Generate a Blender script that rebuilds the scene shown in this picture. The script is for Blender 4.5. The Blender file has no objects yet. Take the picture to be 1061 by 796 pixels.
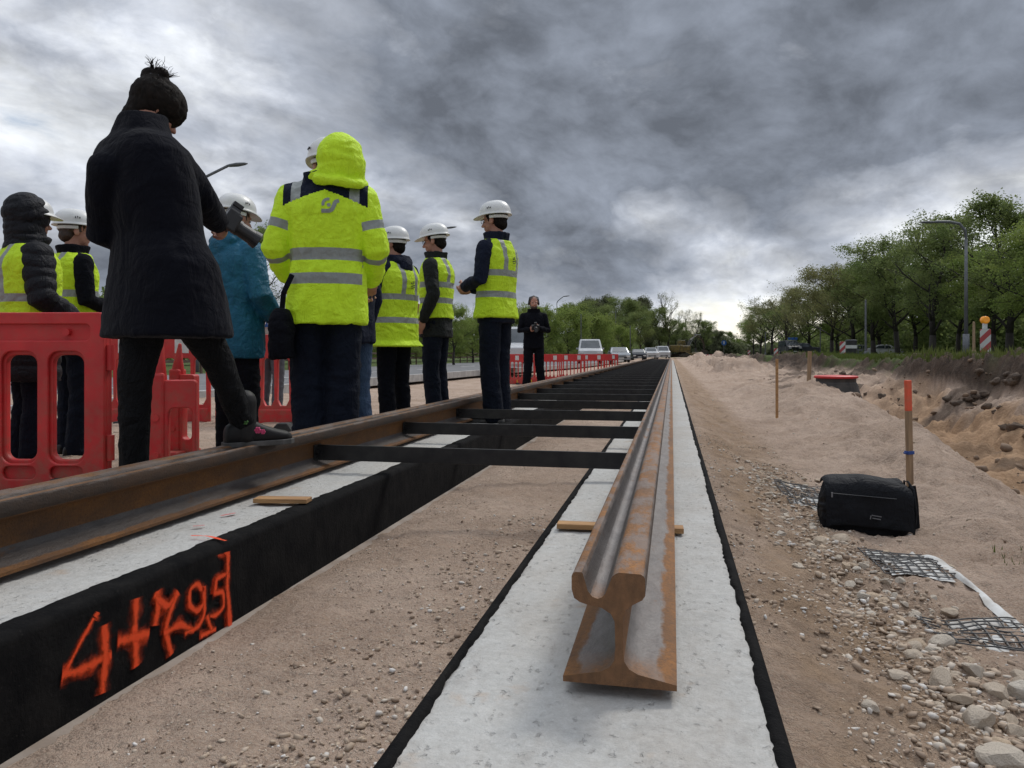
import bpy, bmesh, math, random
import numpy as np
from mathutils import Vector, Matrix, Euler
from mathutils.bvhtree import BVHTree
random.seed(7); rng = np.random.default_rng(7)
R = math.radians
scene = bpy.context.scene
COL = scene.collection

# ------------------------------------------------------------------ camera
F_PX, CX, HY, CH = 780.0, 530.5, 367.0, 0.55       # focal length, picture centre, horizon row, eye height (metres)
PSI = math.atan(165.5/F_PX)
cR = Vector((math.cos(PSI), math.sin(PSI), 0)); cF = Vector((-math.sin(PSI), math.cos(PSI), 0))
cam_d = bpy.data.cameras.new('camera'); cam = bpy.data.objects.new('camera', cam_d); COL.objects.link(cam)
cam.location = (0, 0, CH); cam.rotation_euler = (R(90), 0, PSI)
cam_d.sensor_width = 36; cam_d.lens = 36*F_PX/1061; cam_d.shift_y = -31/1061
cam_d.clip_start = .05; cam_d.clip_end = 9000
scene.camera = cam
def W(px, py, d):                                   # world point seen at px,py at depth d
    p = cR*((px-CX)/F_PX*d) + cF*d
    return Vector((p.x, p.y, CH-(py-HY)/F_PX*d))
def G(px, py, z):                                   # world point at height z
    return W(px, py, F_PX*(CH-z)/(py-HY))

# ------------------------------------------------------------------ noise
def _h(ix, iy, iz, seed):
    n = (ix.astype(np.int64)*374761393 + iy.astype(np.int64)*668265263 + iz.astype(np.int64)*2147483647 + seed*1274126177) & 0xffffffff
    n = ((n ^ (n >> 13))*1274126177) & 0xffffffff
    n = ((n ^ (n >> 16))*2246822519) & 0xffffffff
    return ((n ^ (n >> 15)) & 0xffff)/65535.0*2-1
def noise3(p, seed=0):
    p = np.asarray(p, dtype=np.float64)
    i = np.floor(p).astype(np.int64); f = p-i; f = f*f*f*(f*(f*6-15)+10)
    x, y, z = i[:, 0], i[:, 1], i[:, 2]; fx, fy, fz = f[:, 0], f[:, 1], f[:, 2]
    def L(a, b, t): return a+(b-a)*t
    r = []
    for dz in (0, 1):
        a = L(_h(x, y, z+dz, seed), _h(x+1, y, z+dz, seed), fx)
        b = L(_h(x, y+1, z+dz, seed), _h(x+1, y+1, z+dz, seed), fx)
        r.append(L(a, b, fy))
    return L(r[0], r[1], fz)
def fbm(p, oct=4, seed=0, gain=.5):
    p = np.asarray(p, dtype=np.float64); a = 1; s = 0; t = 0
    for o in range(oct):
        s = s+a*noise3(p*(2.03**o)+o*17.3, seed+o); t += a; a *= gain
    return s/t
def sstep(a, b, x):
    t = np.clip((x-a)/(b-a), 0, 1); return t*t*(3-2*t)

# ------------------------------------------------------------------ objects
def tag(o, label=None, cat=None, group=None, kind=None):
    if label: o['label'] = label
    if cat: o['category'] = cat
    if group: o['group'] = group
    if kind: o['kind'] = kind
    return o
def empty(name, loc=(0, 0, 0), rz=0, label=None, cat=None, group=None):
    o = bpy.data.objects.new(name, None); COL.objects.link(o)
    o.empty_display_size = .1
    o.location = loc; o.rotation_euler = (0, 0, rz)
    return tag(o, label, cat, group)
def children(o): return [c for c in bpy.data.objects if c.parent == o]
def copy_tree(o, parent=None):
    c = o.copy(); COL.objects.link(c); c.parent = parent
    for ch in children(o): copy_tree(ch, c)
    return c
class Geo:
    def __init__(s): s.V = []; s.F = []; s.M = []
    def add(s, v, f, m=0):
        n = len(s.V); s.V += [tuple(x) for x in v]; s.F += [tuple(i+n for i in q) for q in f]; s.M += [m]*len(f); return s
    def box(s, c, d, rot=None, m=0, taper=(1, 1)):
        hx, hy, hz = d[0]/2, d[1]/2, d[2]/2
        v = []
        for z in (-1, 1):
            tx, ty = (1, 1) if z < 0 else taper
            for x, y in ((-1, -1), (1, -1), (1, 1), (-1, 1)): v.append(Vector((x*hx*tx, y*hy*ty, z*hz)))
        if rot is not None:
            if not isinstance(rot, Matrix): rot = Euler(rot).to_matrix()
            v = [rot @ q for q in v]
        c = Vector(c)
        return s.add([q+c for q in v], [(0, 3, 2, 1), (4, 5, 6, 7), (0, 1, 5, 4), (1, 2, 6, 5), (2, 3, 7, 6), (3, 0, 4, 7)], m)
    def tube(s, pts, rad, seg=12, up=None, m=0, cap=True):
        pts = [Vector(p) for p in pts]; n = len(pts)
        if not isinstance(rad, (list, tuple)): rad = [rad]*n
        P = []; Rr = []; T = []
        for i in range(n):
            t = (pts[min(i+1, n-1)]-pts[max(i-1, 0)]).normalized(); T.append(t)
        if up is None: up = Vector((0, 0, 1)) if abs(T[0].z) < .9 else Vector((0, 1, 0))
        up = Vector(up)
        rings = []
        ccap = [(-1.0, .02), (-.87, .5), (-.5, .87)] if cap else []
        seq = []
        def rr(r): return (r, r) if not isinstance(r, (list, tuple)) else r
        r0 = rr(rad[0]); r1 = rr(rad[-1])
        for a, k in ccap: seq.append((pts[0]+T[0]*a*min(r0)*.9, (r0[0]*k, r0[1]*k), T[0]))
        for i in range(n): seq.append((pts[i], rr(rad[i]), T[i]))
        for a, k in reversed(ccap): seq.append((pts[-1]-T[-1]*a*min(r1)*.9, (r1[0]*k, r1[1]*k), T[-1]))
        v = []
        for c, r, t in seq:
            a = up.cross(t)
            if a.length < 1e-4: a = Vector((1, 0, 0)).cross(t)
            a.normalize(); b = t.cross(a).normalized()
            for j in range(seg):
                an = 2*math.pi*j/seg
                v.append(c+a*math.cos(an)*r[0]+b*math.sin(an)*r[1])
        f = []
        for i in range(len(seq)-1):
            for j in range(seg):
                k = (j+1) % seg
                f.append((i*seg+j, i*seg+k, (i+1)*seg+k, (i+1)*seg+j))
        f.append(tuple(range(seg))[::-1]); e = (len(seq)-1)*seg; f.append(tuple(e+j for j in range(seg)))
        return s.add(v, f, m)
    def cyl(s, a, b, r0, r1=None, seg=16, m=0):
        return s.tube([a, b], [r0, r0 if r1 is None else r1], seg, None, m, cap=False)
    def ell(s, c, r, rot=None, m=0, nu=14, nv=9):
        c = Vector(c); v = []
        for i in range(nv+1):
            th = math.pi*(.001+.998*i/nv)
            for j in range(nu):
                ph = 2*math.pi*j/nu
                q = Vector((r[0]*math.sin(th)*math.cos(ph), r[1]*math.sin(th)*math.sin(ph), -r[2]*math.cos(th)))
                if rot is not None: q = rot @ q
                v.append(c+q)
        f = []
        for i in range(nv):
            for j in range(nu):
                k = (j+1) % nu
                f.append((i*nu+j, i*nu+k, (i+1)*nu+k, (i+1)*nu+j))
        f.append(tuple(range(nu))[::-1]); e = nv*nu; f.append(tuple(e+j for j in range(nu)))
        return s.add(v, f, m)
    def loft(s, rings, m=0, cap=True):
        n = len(rings[0]); v = [p for r in rings for p in r]; f = []
        for i in range(len(rings)-1):
            for j in range(n):
                k = (j+1) % n
                f.append((i*n+j, i*n+k, (i+1)*n+k, (i+1)*n+j))
        if cap:
            f.append(tuple(range(n))[::-1]); e = (len(rings)-1)*n; f.append(tuple(e+j for j in range(n)))
        return s.add(v, f, m)
    def build(s, name, mats, parent=None, smooth=False, bevel=0, fix=True, auto=None):
        me = bpy.data.meshes.new(name); me.from_pydata(s.V, [], s.F)
        if not isinstance(mats, (list, tuple)): mats = [mats]
        for mm in mats: me.materials.append(mm)
        if len(mats) > 1: me.polygons.foreach_set('material_index', s.M)
        if fix:
            bm = bmesh.new(); bm.from_mesh(me); bmesh.ops.recalc_face_normals(bm, faces=bm.faces); bm.to_mesh(me); bm.free()
        if smooth: me.polygons.foreach_set('use_smooth', [True]*len(me.polygons))
        me.update()
        o = bpy.data.objects.new(name, me); COL.objects.link(o)
        if parent: o.parent = parent
        if bevel:
            b = o.modifiers.new('bevel', 'BEVEL'); b.width = bevel; b.segments = 2; b.limit_method = 'ANGLE'; b.angle_limit = R(35)
        return o
def ball(n, g):
    v = g.normal(0, 1, (n, 3)); v /= np.linalg.norm(v, axis=1)[:, None]; return v*(g.random((n, 1))**.45)*1.5
def ring(c, ax, ay, rx, ry, n=24, p=2.4):
    out = []
    for j in range(n):
        a = 2*math.pi*j/n; ca, sa = math.cos(a), math.sin(a)
        out.append(Vector(c)+Vector(ax)*(rx*math.copysign(abs(ca)**(2/p), ca))+Vector(ay)*(ry*math.copysign(abs(sa)**(2/p), sa)))
    return out
def evaluate(o, name):
    dg = bpy.context.evaluated_depsgraph_get(); dg.update()
    me = bpy.data.meshes.new_from_object(o.evaluated_get(dg), depsgraph=dg); me.name = name
    return me
def remesh(g, name, voxel, smooth, mats, parent=None, disp=None, factor=.5):
    t = g.build('tmp', mats if isinstance(mats, list) else [mats])
    r = t.modifiers.new('r', 'REMESH'); r.mode = 'VOXEL'; r.voxel_size = voxel
    if smooth:
        sm = t.modifiers.new('s', 'SMOOTH'); sm.iterations = smooth; sm.factor = factor
    me = evaluate(t, name)
    old = t.data; bpy.data.objects.remove(t); bpy.data.meshes.remove(old)
    if not me.materials:
        for mm in (mats if isinstance(mats, list) else [mats]): me.materials.append(mm)
    n = len(me.vertices); co = np.empty(n*3); me.vertices.foreach_get('co', co); co = co.reshape(-1, 3)
    if disp is not None:
        no = np.empty(n*3); me.vertices.foreach_get('normal', no); no = no.reshape(-1, 3)
        co = co+no*disp(co, no)[:, None]
        me.vertices.foreach_set('co', co.ravel())
    me.polygons.foreach_set('material_index', [0]*len(me.polygons))
    me.polygons.foreach_set('use_smooth', [True]*len(me.polygons)); me.update()
    o = bpy.data.objects.new(name, me); COL.objects.link(o)
    if parent: o.parent = parent
    return o
def bands(o, planes, pick):
    """cut the mesh along planes (co, no) then give every face the material pick(centres) says"""
    me = o.data; bm = bmesh.new(); bm.from_mesh(me)
    for co, no in planes:
        bmesh.ops.bisect_plane(bm, geom=bm.verts[:]+bm.edges[:]+bm.faces[:], plane_co=co, plane_no=no, dist=1e-5)
    bm.to_mesh(me); bm.free()
    n = len(me.polygons); c = np.empty(n*3); me.polygons.foreach_get('center', c); c = c.reshape(-1, 3)
    nn = np.empty(n*3); me.polygons.foreach_get('normal', nn); nn = nn.reshape(-1, 3)
    me.polygons.foreach_set('material_index', pick(c, nn).astype(np.int32))
    me.polygons.foreach_set('use_smooth', [True]*n); me.update()
def curve_panel(name, outer, holes, thick, mat, parent=None, bevel=.006, closed_res=1):
    cu = bpy.data.curves.new(name, 'CURVE'); cu.dimensions = '2D'; cu.fill_mode = 'BOTH'
    cu.extrude = max(thick/2-bevel, .0005); cu.bevel_depth = bevel; cu.bevel_resolution = 1; cu.offset = -bevel
    for pl in [outer]+holes:
        sp = cu.splines.new('POLY'); sp.points.add(len(pl)-1); sp.use_cyclic_u = True
        for i, (x, y) in enumerate(pl): sp.points[i].co = (x, y, 0, 1)
    t = bpy.data.objects.new('tmp', cu); COL.objects.link(t)
    me = evaluate(t, name); bpy.data.objects.remove(t)
    me.transform(Matrix.Rotation(R(90), 4, 'X'))       # x right, z up, thickness in y
    me.materials.clear(); me.materials.append(mat)
    o = bpy.data.objects.new(name, me); COL.objects.link(o)
    if parent: o.parent = parent
    return o
def rrect(x0, y0, x1, y1, r, n=4):
    r = min(r, (x1-x0)/2-1e-4, (y1-y0)/2-1e-4); out = []
    for cx, cy, a0 in ((x1-r, y1-r, 0), (x0+r, y1-r, 90), (x0+r, y0+r, 180), (x1-r, y0+r, 270)):
        for k in range(n+1):
            a = R(a0+90*k/n); out.append((cx+r*math.cos(a), cy+r*math.sin(a)))
    return out

# ------------------------------------------------------------------ materials
class NT:
    def __init__(s, nt): s.nt = nt; s.L = nt.links
    def n(s, t, **k):
        q = s.nt.nodes.new(t)
        for a, b in k.items():
            if a.startswith('i_'):
                key = a[2:]
                key = int(key) if key.isdigit() else key.replace('_', ' ')
                v = b
                if isinstance(v, bpy.types.NodeSocket): s.L.new(v, q.inputs[key])
                else: q.inputs[key].default_value = v
            else: setattr(q, a, b)
        return q
    def math(s, op, a, b=0, c=0, clamp=False):
        q = s.nt.nodes.new('ShaderNodeMath'); q.operation = op; q.use_clamp = clamp
        for i, v in enumerate((a, b, c)):
            if isinstance(v, bpy.types.NodeSocket): s.L.new(v, q.inputs[i])
            else: q.inputs[i].default_value = v
        return q.outputs[0]
    def vmul(s, v, xyz):
        q = s.nt.nodes.new('ShaderNodeVectorMath'); q.operation = 'MULTIPLY'; s.L.new(v, q.inputs[0]); q.inputs[1].default_value = xyz; return q.outputs[0]
    def noise(s, vec, scale, detail=4, rough=.55, dist=0, out='Fac'):
        q = s.n('ShaderNodeTexNoise'); s.L.new(vec, q.inputs['Vector']); q.inputs['Scale'].default_value = scale
        q.inputs['Detail'].default_value = detail; q.inputs['Roughness'].default_value = rough; q.inputs['Distortion'].default_value = dist
        return q.outputs[out]
    def ramp(s, f, stops, interp='LINEAR'):
        q = s.n('ShaderNodeValToRGB'); s.L.new(f, q.inputs[0]); cr = q.color_ramp; cr.interpolation = interp
        while len(cr.elements) < len(stops): cr.elements.new(.5)
        for e, (p, c) in zip(cr.elements, stops):
            e.position = p; e.color = (c, c, c, 1) if not isinstance(c, (tuple, list)) else (*c[:3], 1)
        return q.outputs[0]
    def mix(s, f, a, b, mode='MIX'):
        q = s.nt.nodes.new('ShaderNodeMix'); q.data_type = 'RGBA'; q.blend_type = mode
        for i, v in ((0, f), (6, a), (7, b)):
            if isinstance(v, bpy.types.NodeSocket): s.L.new(v, q.inputs[i])
            else: q.inputs[i].default_value = (*v[:3], 1) if isinstance(v, (tuple, list)) else v
        return q.outputs[2]
    def bump(s, h, strength=.5, dist=.01, normal=None):
        q = s.n('ShaderNodeBump'); s.L.new(h, q.inputs['Height']); q.inputs['Strength'].default_value = strength; q.inputs['Distance'].default_value = dist
        if normal: s.L.new(normal, q.inputs['Normal'])
        return q.outputs[0]
def newmat(name):
    m = bpy.data.materials.new(name); m.use_nodes = True; nt = m.node_tree
    b = nt.nodes['Principled BSDF']; return m, NT(nt), b
def obj_co(N): return N.n('ShaderNodeTexCoord').outputs['Object']
def simple(name, c1, c2=None, scale=8, rough=.7, metal=0, bump=.3, bscale=60, bdist=.003, spec=.5, stretch=(1, 1, 1), detail=5, emis=0, lo=.35, hi=.65):
    m, N, b = newmat(name); co = N.vmul(obj_co(N), stretch)
    if c2 is None: c2 = tuple(x*.75 for x in c1)
    f = N.ramp(N.noise(co, scale, detail), [(lo, 0.), (hi, 1.)])
    col = N.mix(f, c1, c2); N.L.new(col, b.inputs['Base Color'])
    b.inputs['Roughness'].default_value = rough; b.inputs['Metallic'].default_value = metal
    b.inputs['Specular IOR Level'].default_value = spec
    if bump: N.L.new(N.bump(N.noise(co, bscale, 4), bump, bdist), b.inputs['Normal'])
    if emis:
        N.L.new(col, b.inputs['Emission Color']); b.inputs['Emission Strength'].default_value = emis
    return m
M = {}
def cloth(name, c, rough=.85, sheen=0, emis=0, dirt=.25, spec=.3, fold=.6):
    m, N, b = newmat(name); co = obj_co(N)
    f = N.ramp(N.noise(co, 3.5, 5, .6), [(.3, 0.), (.7, 1.)])
    col = N.mix(f, c, tuple(x*(1-dirt) for x in c)); N.L.new(col, b.inputs['Base Color'])
    b.inputs['Roughness'].default_value = rough; b.inputs['Specular IOR Level'].default_value = spec
    b.inputs['Sheen Weight'].default_value = sheen
    big = N.noise(N.vmul(co, (1, 1, 1.8)), 9, 3, .5, 1.2)
    cr_ = N.math('ABSOLUTE', N.math('SUBTRACT', N.noise(N.vmul(co, (1, 1, .45)), 13, 4, .6, 1.6), .5)); nb = N.bump(N.math('ADD', big, N.math('MULTIPLY', cr_, -2.2)), fold, .02)
    weave = N.noise(co, 420, 2)
    N.L.new(N.bump(weave, .25, .001, nb), b.inputs['Normal'])
    if emis: N.L.new(col, b.inputs['Emission Color']); b.inputs['Emission Strength'].default_value = emis
    return m
M['black_cloth'] = cloth('black_cloth', (.006, .0065, .010), rough=.95, spec=.12)
M['coat'] = cloth('coat_wool', (.0065, .007, .011), rough=1, spec=.06, sheen=.05, fold=.35)
M['legging'] = cloth('legging', (.008, .0083, .0095), rough=.8, spec=.15, fold=1.0)
M['navy'] = cloth('navy_cloth', (.008, .012, .028), rough=.85, spec=.2)
M['navy2'] = cloth('navy_trousers', (.007, .010, .019), rough=.9, spec=.15)
M['puffer'] = cloth('puffer_nylon', (.006, .0065, .010), rough=.65, spec=.25)
M['olive'] = cloth('olive_black_cloth', (.014, .016, .015), rough=.8, spec=.25)
M['teal'] = cloth('teal_jacket', (.010, .115, .20), rough=.6, spec=.3)
M['hivis'] = cloth('hivis_fabric', (.55, .80, .022), rough=.65, spec=.3, emis=.06, dirt=.1)
M['hivis_o'] = cloth('hivis_vest_fabric', (.53, .75, .024), rough=.7, spec=.25, emis=.04, dirt=.12)
M['retro'] = cloth('retroreflective_tape', (.27, .29, .27), rough=.45, spec=.5, dirt=.15, fold=.3)
M['white_cloth'] = cloth('cream_cloth', (.52, .49, .44))
M['jeans'] = cloth('jeans', (.05, .085, .15)); M['greyjeans'] = cloth('grey_jeans', (.10, .105, .12))
M['skin'] = simple('skin', (.44, .22, .15), (.36, .16, .105), 14, .5, bump=.15, bscale=120, bdist=.001)
M['hair'] = simple('hair', (.006, .0045, .0035), (.013, .009, .007), 30, .8, spec=.15, bump=.8, bscale=40, bdist=.006, stretch=(4, 1, 1))
M['hair_br'] = simple('brown_hair', (.05, .025, .014), (.03, .017, .010), 30, .6, bump=.8, bscale=60, bdist=.004)
M['helmet'] = simple('helmet_plastic', (.72, .72, .70), (.62, .62, .60), 5, .38, bump=.05)
M['eye_white'] = simple('eye_white', (.6, .58, .55), (.05, .03, .02), 60, .2, bump=0)
M['black_plastic'] = simple('black_plastic', (.012, .012, .013), (.02, .02, .021), 20, .45, bump=.2, bscale=300, bdist=.0006)
M['glass'] = simple('dark_glass', (.02, .025, .03), (.03, .035, .04), 3, .08, bump=0)
M['leather'] = simple('leather', (.008, .0075, .0075), (.014, .013, .013), 12, .6, spec=.3, bump=.4, bscale=90, bdist=.002)
M['sole'] = simple('shoe_sole', (.10, .095, .09), (.05, .048, .045), 20, .8)
M['flower_red'] = simple('red_embroidery', (.5, .02, .03), (.35, .02, .04), 80, .8)
M['flower_pink'] = simple('pink_embroidery', (.6, .08, .2), (.5, .04, .12), 80, .8)
M['leaf_emb'] = simple('green_embroidery', (.08, .2, .05), (.05, .12, .03), 80, .8)
M['blue_print'] = simple('blue_print', (.02, .10, .33), None, 10, .5, bump=0)
M['white_print'] = simple('white_print', (.75, .75, .75), None, 10, .5, bump=0)
M['pocket_dark'] = simple('dark_print', (.06, .08, .03), None, 10, .8, bump=0)
# ------------------------------------------------------------------ world
world = bpy.data.worlds.new('World'); scene.world = world; world.use_nodes = True
SUN_EL, SUN_AZ = 48, 25          # azimuth measured clockwise from +Y (ahead of the camera, to the right)
def build_world():
    nt = world.node_tree; nt.nodes.clear(); N = NT(nt)
    out = N.n('ShaderNodeOutputWorld'); bg = N.n('ShaderNodeBackground'); N.L.new(bg.outputs[0], out.inputs[0])
    sky = N.n('ShaderNodeTexSky'); sky.sky_type = 'NISHITA'; sky.sun_disc = False
    sky.sun_elevation = R(SUN_EL); sky.sun_rotation = R(SUN_AZ); sky.altitude = 0; sky.air_density = 1; sky.dust_density = 2
    tc = N.n('ShaderNodeTexCoord').outputs['Generated']
    rot = N.n('ShaderNodeVectorRotate', rotation_type='Z_AXIS'); N.L.new(tc, rot.inputs['Vector']); rot.inputs['Angle'].default_value = -PSI
    sx = N.n('ShaderNodeSeparateXYZ'); N.L.new(rot.outputs[0], sx.inputs[0])
    x, y, z = sx.outputs
    zz = N.math('ADD', N.math('MAXIMUM', z, 0), .38)
    u = N.math('DIVIDE', x, zz); v = N.math('DIVIDE', y, zz)
    cm = N.n('ShaderNodeCombineXYZ'); N.L.new(u, cm.inputs[0]); N.L.new(v, cm.inputs[1]); cm.inputs[2].default_value = SKY_SEED
    r2 = N.n('ShaderNodeVectorRotate', rotation_type='Z_AXIS'); N.L.new(cm.outputs[0], r2.inputs['Vector']); r2.inputs['Angle'].default_value = R(SKY_ROT)
    p = N.vmul(r2.outputs[0], (1.35, 1.05, 1))
    wn = N.n('ShaderNodeTexNoise'); N.L.new(p, wn.inputs['Vector']); wn.inputs['Scale'].default_value = 1.6; wn.inputs['Detail'].default_value = 4
    wa = N.n('ShaderNodeVectorMath', operation='MULTIPLY_ADD'); N.L.new(wn.outputs['Color'], wa.inputs[0]); wa.inputs[1].default_value = (.32, .32, .2); N.L.new(p, wa.inputs[2])
    q = wa.outputs[0]
    big = N.noise(q, 1.0, 1, .5)
    mid = N.noise(q, 2.3, 11, .60, .0)
    # puffy lumps: smooth voronoi
    dv = N.n('ShaderNodeVectorMath', operation='MULTIPLY_ADD'); N.L.new(wn.outputs['Color'], dv.inputs[0]); dv.inputs[1].default_value = (.10, .10, .10); N.L.new(N.vmul(rot.outputs[0], (1, 1, 1.7)), dv.inputs[2])
    puff = N.math('SUBTRACT', 1.0, N.math('MULTIPLY', N.math('ABSOLUTE', N.math('SUBTRACT', N.noise(dv.outputs[0], 7.5, 7, .55), .5)), 3.2))
    d = N.math('ADD', N.math('MULTIPLY', big, 1.10), N.math('ADD', N.math('MULTIPLY', mid, .95), N.math('MULTIPLY', puff, .11)))
    # thickness changes over the sky: thin low ahead on the right, thick higher up there
    tx = N.math('MULTIPLY', N.math('SUBTRACT', z, .10), .30)
    low = N.math('MULTIPLY', N.ramp(z, [(.02, 1.), (.24, 0.)]), N.ramp(x, [(.0, -.0), (.35, 1.)]))
    d = N.math('ADD', d, N.math('ADD', tx, N.math('MULTIPLY', low, -.18)))
    d = N.math('ADD', d, SKY_OFF); d = N.math('MULTIPLY_ADD', N.math('SUBTRACT', d, .72), 1.35, .72)
    off = N.n('ShaderNodeVectorMath', operation='ADD'); N.L.new(q, off.inputs[0]); off.inputs[1].default_value = (.05, .09, 0)
    lit = N.math('SUBTRACT', mid, N.noise(off.outputs[0], 2.3, 11, .60, .0))
    col = N.ramp(d, [(0.0, (.56, .565, .57)), (.48, (.50, .51, .52)), (.58, (.40, .415, .435)), (.70, (.285, .30, .33)), (.80, (.20, .215, .245)), (1.0, (.10, .112, .135))])
    dv2 = N.n('ShaderNodeVectorMath', operation='ADD'); N.L.new(dv.outputs[0], dv2.inputs[0]); dv2.inputs[1].default_value = (.012, 0, .028)
    lit2 = N.math('SUBTRACT', N.noise(dv.outputs[0], 7.5, 7, .55), N.noise(dv2.outputs[0], 7.5, 7, .55))
    sh = N.math('ADD', N.math('MULTIPLY_ADD', lit, 2.4, 1.05), N.math('MULTIPLY', lit2, 1.2))
    sh = N.math('MAXIMUM', N.math('MINIMUM', sh, 1.6), .68)
    colv = N.n('ShaderNodeVectorMath', operation='SCALE'); N.L.new(col, colv.inputs[0]); N.L.new(sh, colv.inputs['Scale'])
    zen = N.math('MULTIPLY_ADD', N.ramp(z, [(.44, 0.), (.85, 1.)]), 3.0, 1.0)
    cv2 = N.n('ShaderNodeVectorMath', operation='SCALE'); wz = N.mix(N.ramp(z, [(.42, 0.), (.8, 1.)]), (1, 1, 1), (1.0, .965, .91)); wm = N.mix(1.0, colv.outputs[0], wz, 'MULTIPLY'); N.L.new(wm, cv2.inputs[0]); N.L.new(zen, cv2.inputs['Scale'])
    skb = N.n('ShaderNodeVectorMath', operation='SCALE'); N.L.new(sky.outputs[0], skb.inputs[0]); skb.inputs['Scale'].default_value = .07
    cov = N.ramp(d, [(.42, .5), (.56, .97), (1.0, 1.)])
    fin = N.mix(cov, skb.outputs[0], cv2.outputs[0])
    N.L.new(fin, bg.inputs[0]); bg.inputs[1].default_value = 2.05
SKY_OFF = -.325
SKY_SEED, SKY_ROT = 5.1, 35
build_world()
sl = bpy.data.lights.new('sun', 'SUN'); sl.energy = 1.5; sl.angle = R(14); sl.color = (1, .96, .9)
so = bpy.data.objects.new('sun', sl); COL.objects.link(so)
az = R(SUN_AZ); el = R(SUN_EL)
sd = Vector((math.sin(az)*math.cos(el), math.cos(az)*math.cos(el), math.sin(el)))
so.rotation_euler = sd.to_track_quat('Z', 'Y').to_euler()
scene.view_settings.view_transform = 'Standard'; scene.view_settings.look = 'None'; scene.view_settings.exposure = 0
scene.render.engine = 'CYCLES'

# ------------------------------------------------------------------ terrain
def hbase(X, Y):
    X = np.asarray(X, float); Y = np.asarray(Y, float)
    h = np.full_like(X, -.205)
    h = h-.035*sstep(-.9, -1.27, X)*(X > -1.6)                        # heaped against the inner face
    # left
    h = np.where(X < -1.6, -.20, h)
    h = h-.24*sstep(-2.8, -4.5, X)*sstep(9, 22, Y)
    # right shoulder
    h = h+.10*(1-sstep(.16, .55, X))*(X > 0)
    h = h-.05*sstep(.3, 1.0, X)
    edge = np.minimum(.93+.145*Y, 2.6)
    tr = sstep(0, 1.15, X-edge)*(1-sstep(14, 22, Y))
    h = h-.62*tr+tr*.16*(1-2*np.abs(fbm(np.stack([X, Y, X*0], 1).reshape(-1, 3)*.9, 3, 71))).reshape(X.shape)
    h = h+.05*np.exp(-((X-edge+.05)/.22)**2)*sstep(1.5, 4, Y)*(1-sstep(13, 16, Y))
    # sand mounds
    h = h+.37*np.exp(-((X-1.90-.05*(Y-11))/.55)**2-((Y-11.2)/1.9)**2)+.22*np.exp(-((X-1.5)/.4)**2-((Y-15)/1.5)**2)
    h = h+.16*np.exp(-((X-1.7)/.5)**2-((Y-6.6)/1.2)**2)
    h = h+.30*np.exp(-((X-3.6)/.8)**2-((Y-19)/2.5)**2)
    h = h+.35*np.exp(-((X-5.0)/1.6)**2-((Y-62)/8)**2)+.5*np.exp(-((X-3.0)/1.5)**2-((Y-80)/6)**2)
    # bank on the right
    bx = 4.5+.35*np.sin(Y*.31)+.22*np.sin(Y*.93+1)
    bank = .45*sstep(-.2, .9, X-bx)+.55*sstep(.75, 1.15, X-bx)
    top = .40+.05*np.sin(Y*.2)
    bank = bank*(1-sstep(90, 110, Y)*.6)
    h = h*(1-bank)+top*bank
    far = sstep(95, 150, Y)
    h = h*(1-far)+(-.05)*far
    h = np.where(Y > 400, -.05, h)
    return h
def rough_amp(X, Y):
    a = np.ones_like(X)
    a = a*(1-.85*sstep(5.5, 6.5, X))
    a = a*(1-.9*sstep(-5.5, -6.5, X))
    a = a*(1-sstep(90, 140, Y))
    return a
def hterr(X, Y, fine=True):
    X = np.atleast_1d(np.asarray(X, float)); Y = np.atleast_1d(np.asarray(Y, float))
    P = np.stack([X, Y, X*0], 1)
    h = hbase(X, Y); a = rough_amp(X, Y)
    on = (X > 1.3)
    lumps = fbm(P*1.6, 4, 3)*.09*sstep(1.3, 3.0, X)+fbm(P*.5+9, 2, 31)*.10*sstep(2, 4, X)*sstep(5, 9, Y)
    h = h+a*.018*sstep(.25, .5, X)*(1-2*np.abs(fbm(P*4.2, 3, 27)))*(1-.5*sstep(1.2, 1.6, X))
    pn = P*.75; lumps = lumps+sstep(24, 34, Y)*sstep(1.2, 2.0, X)*(1-sstep(4.2, 4.6, X))*np.clip(fbm(pn, 4, 61)+.1, 0, 1)*.9
    # eroded clods on the bank and trench walls
    steep = sstep(3.6, 4.6, X)*(1-sstep(5.8, 6.4, X))
    lumps = lumps+steep*(np.abs(fbm(P*2.6, 4, 8))*.35-.06)+sstep(2.4, 3.4, X)*(1-sstep(5.9, 6.3, X))*((1-2*np.abs(fbm(P*5.5, 4, 81)))*.045+fbm(P*11, 3, 82)*.03)
    h = h+a*(lumps+fbm(P*3.1, 3, 5)*np.where((X > -1.3) & (X < -.38), .002+.012*sstep(-1.2, -.9, X), .022+.038*sstep(.95, 1.4, X)))
    near = 1.5*sstep(1.05, 1.6, X)+.3*sstep(.3, .6, X)+.25+.75*sstep(-1.26, -1.02, X)*(X > -1.3)+.75*(X < -1.3)
    if fine: h = h+a*near*((fbm(P*12, 3, 6)+.6*(1-2*np.abs(fbm(P*7, 3, 16))))*.014+(1-2*np.abs(fbm(P*28, 3, 17)))*.0055+fbm(P*60, 2, 7)*.0045)
    # keep clear of the beams
    inb = ((X > -1.93) & (X < -1.26)) | ((X > -.384) & (X < .156))
    h = np.where(inb, np.minimum(h, -.12), h)
    return h
def hz(x, y): return float(hterr([x], [y])[0])
def axis(parts):
    out = []
    for a, b, st in parts: out += list(np.arange(a, b-1e-9, st))
    return out
def geo_axis(a, b, st, g):
    out = []; x = a
    while x < b: out.append(x); x += st; st *= g
    out.append(b); return out
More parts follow.
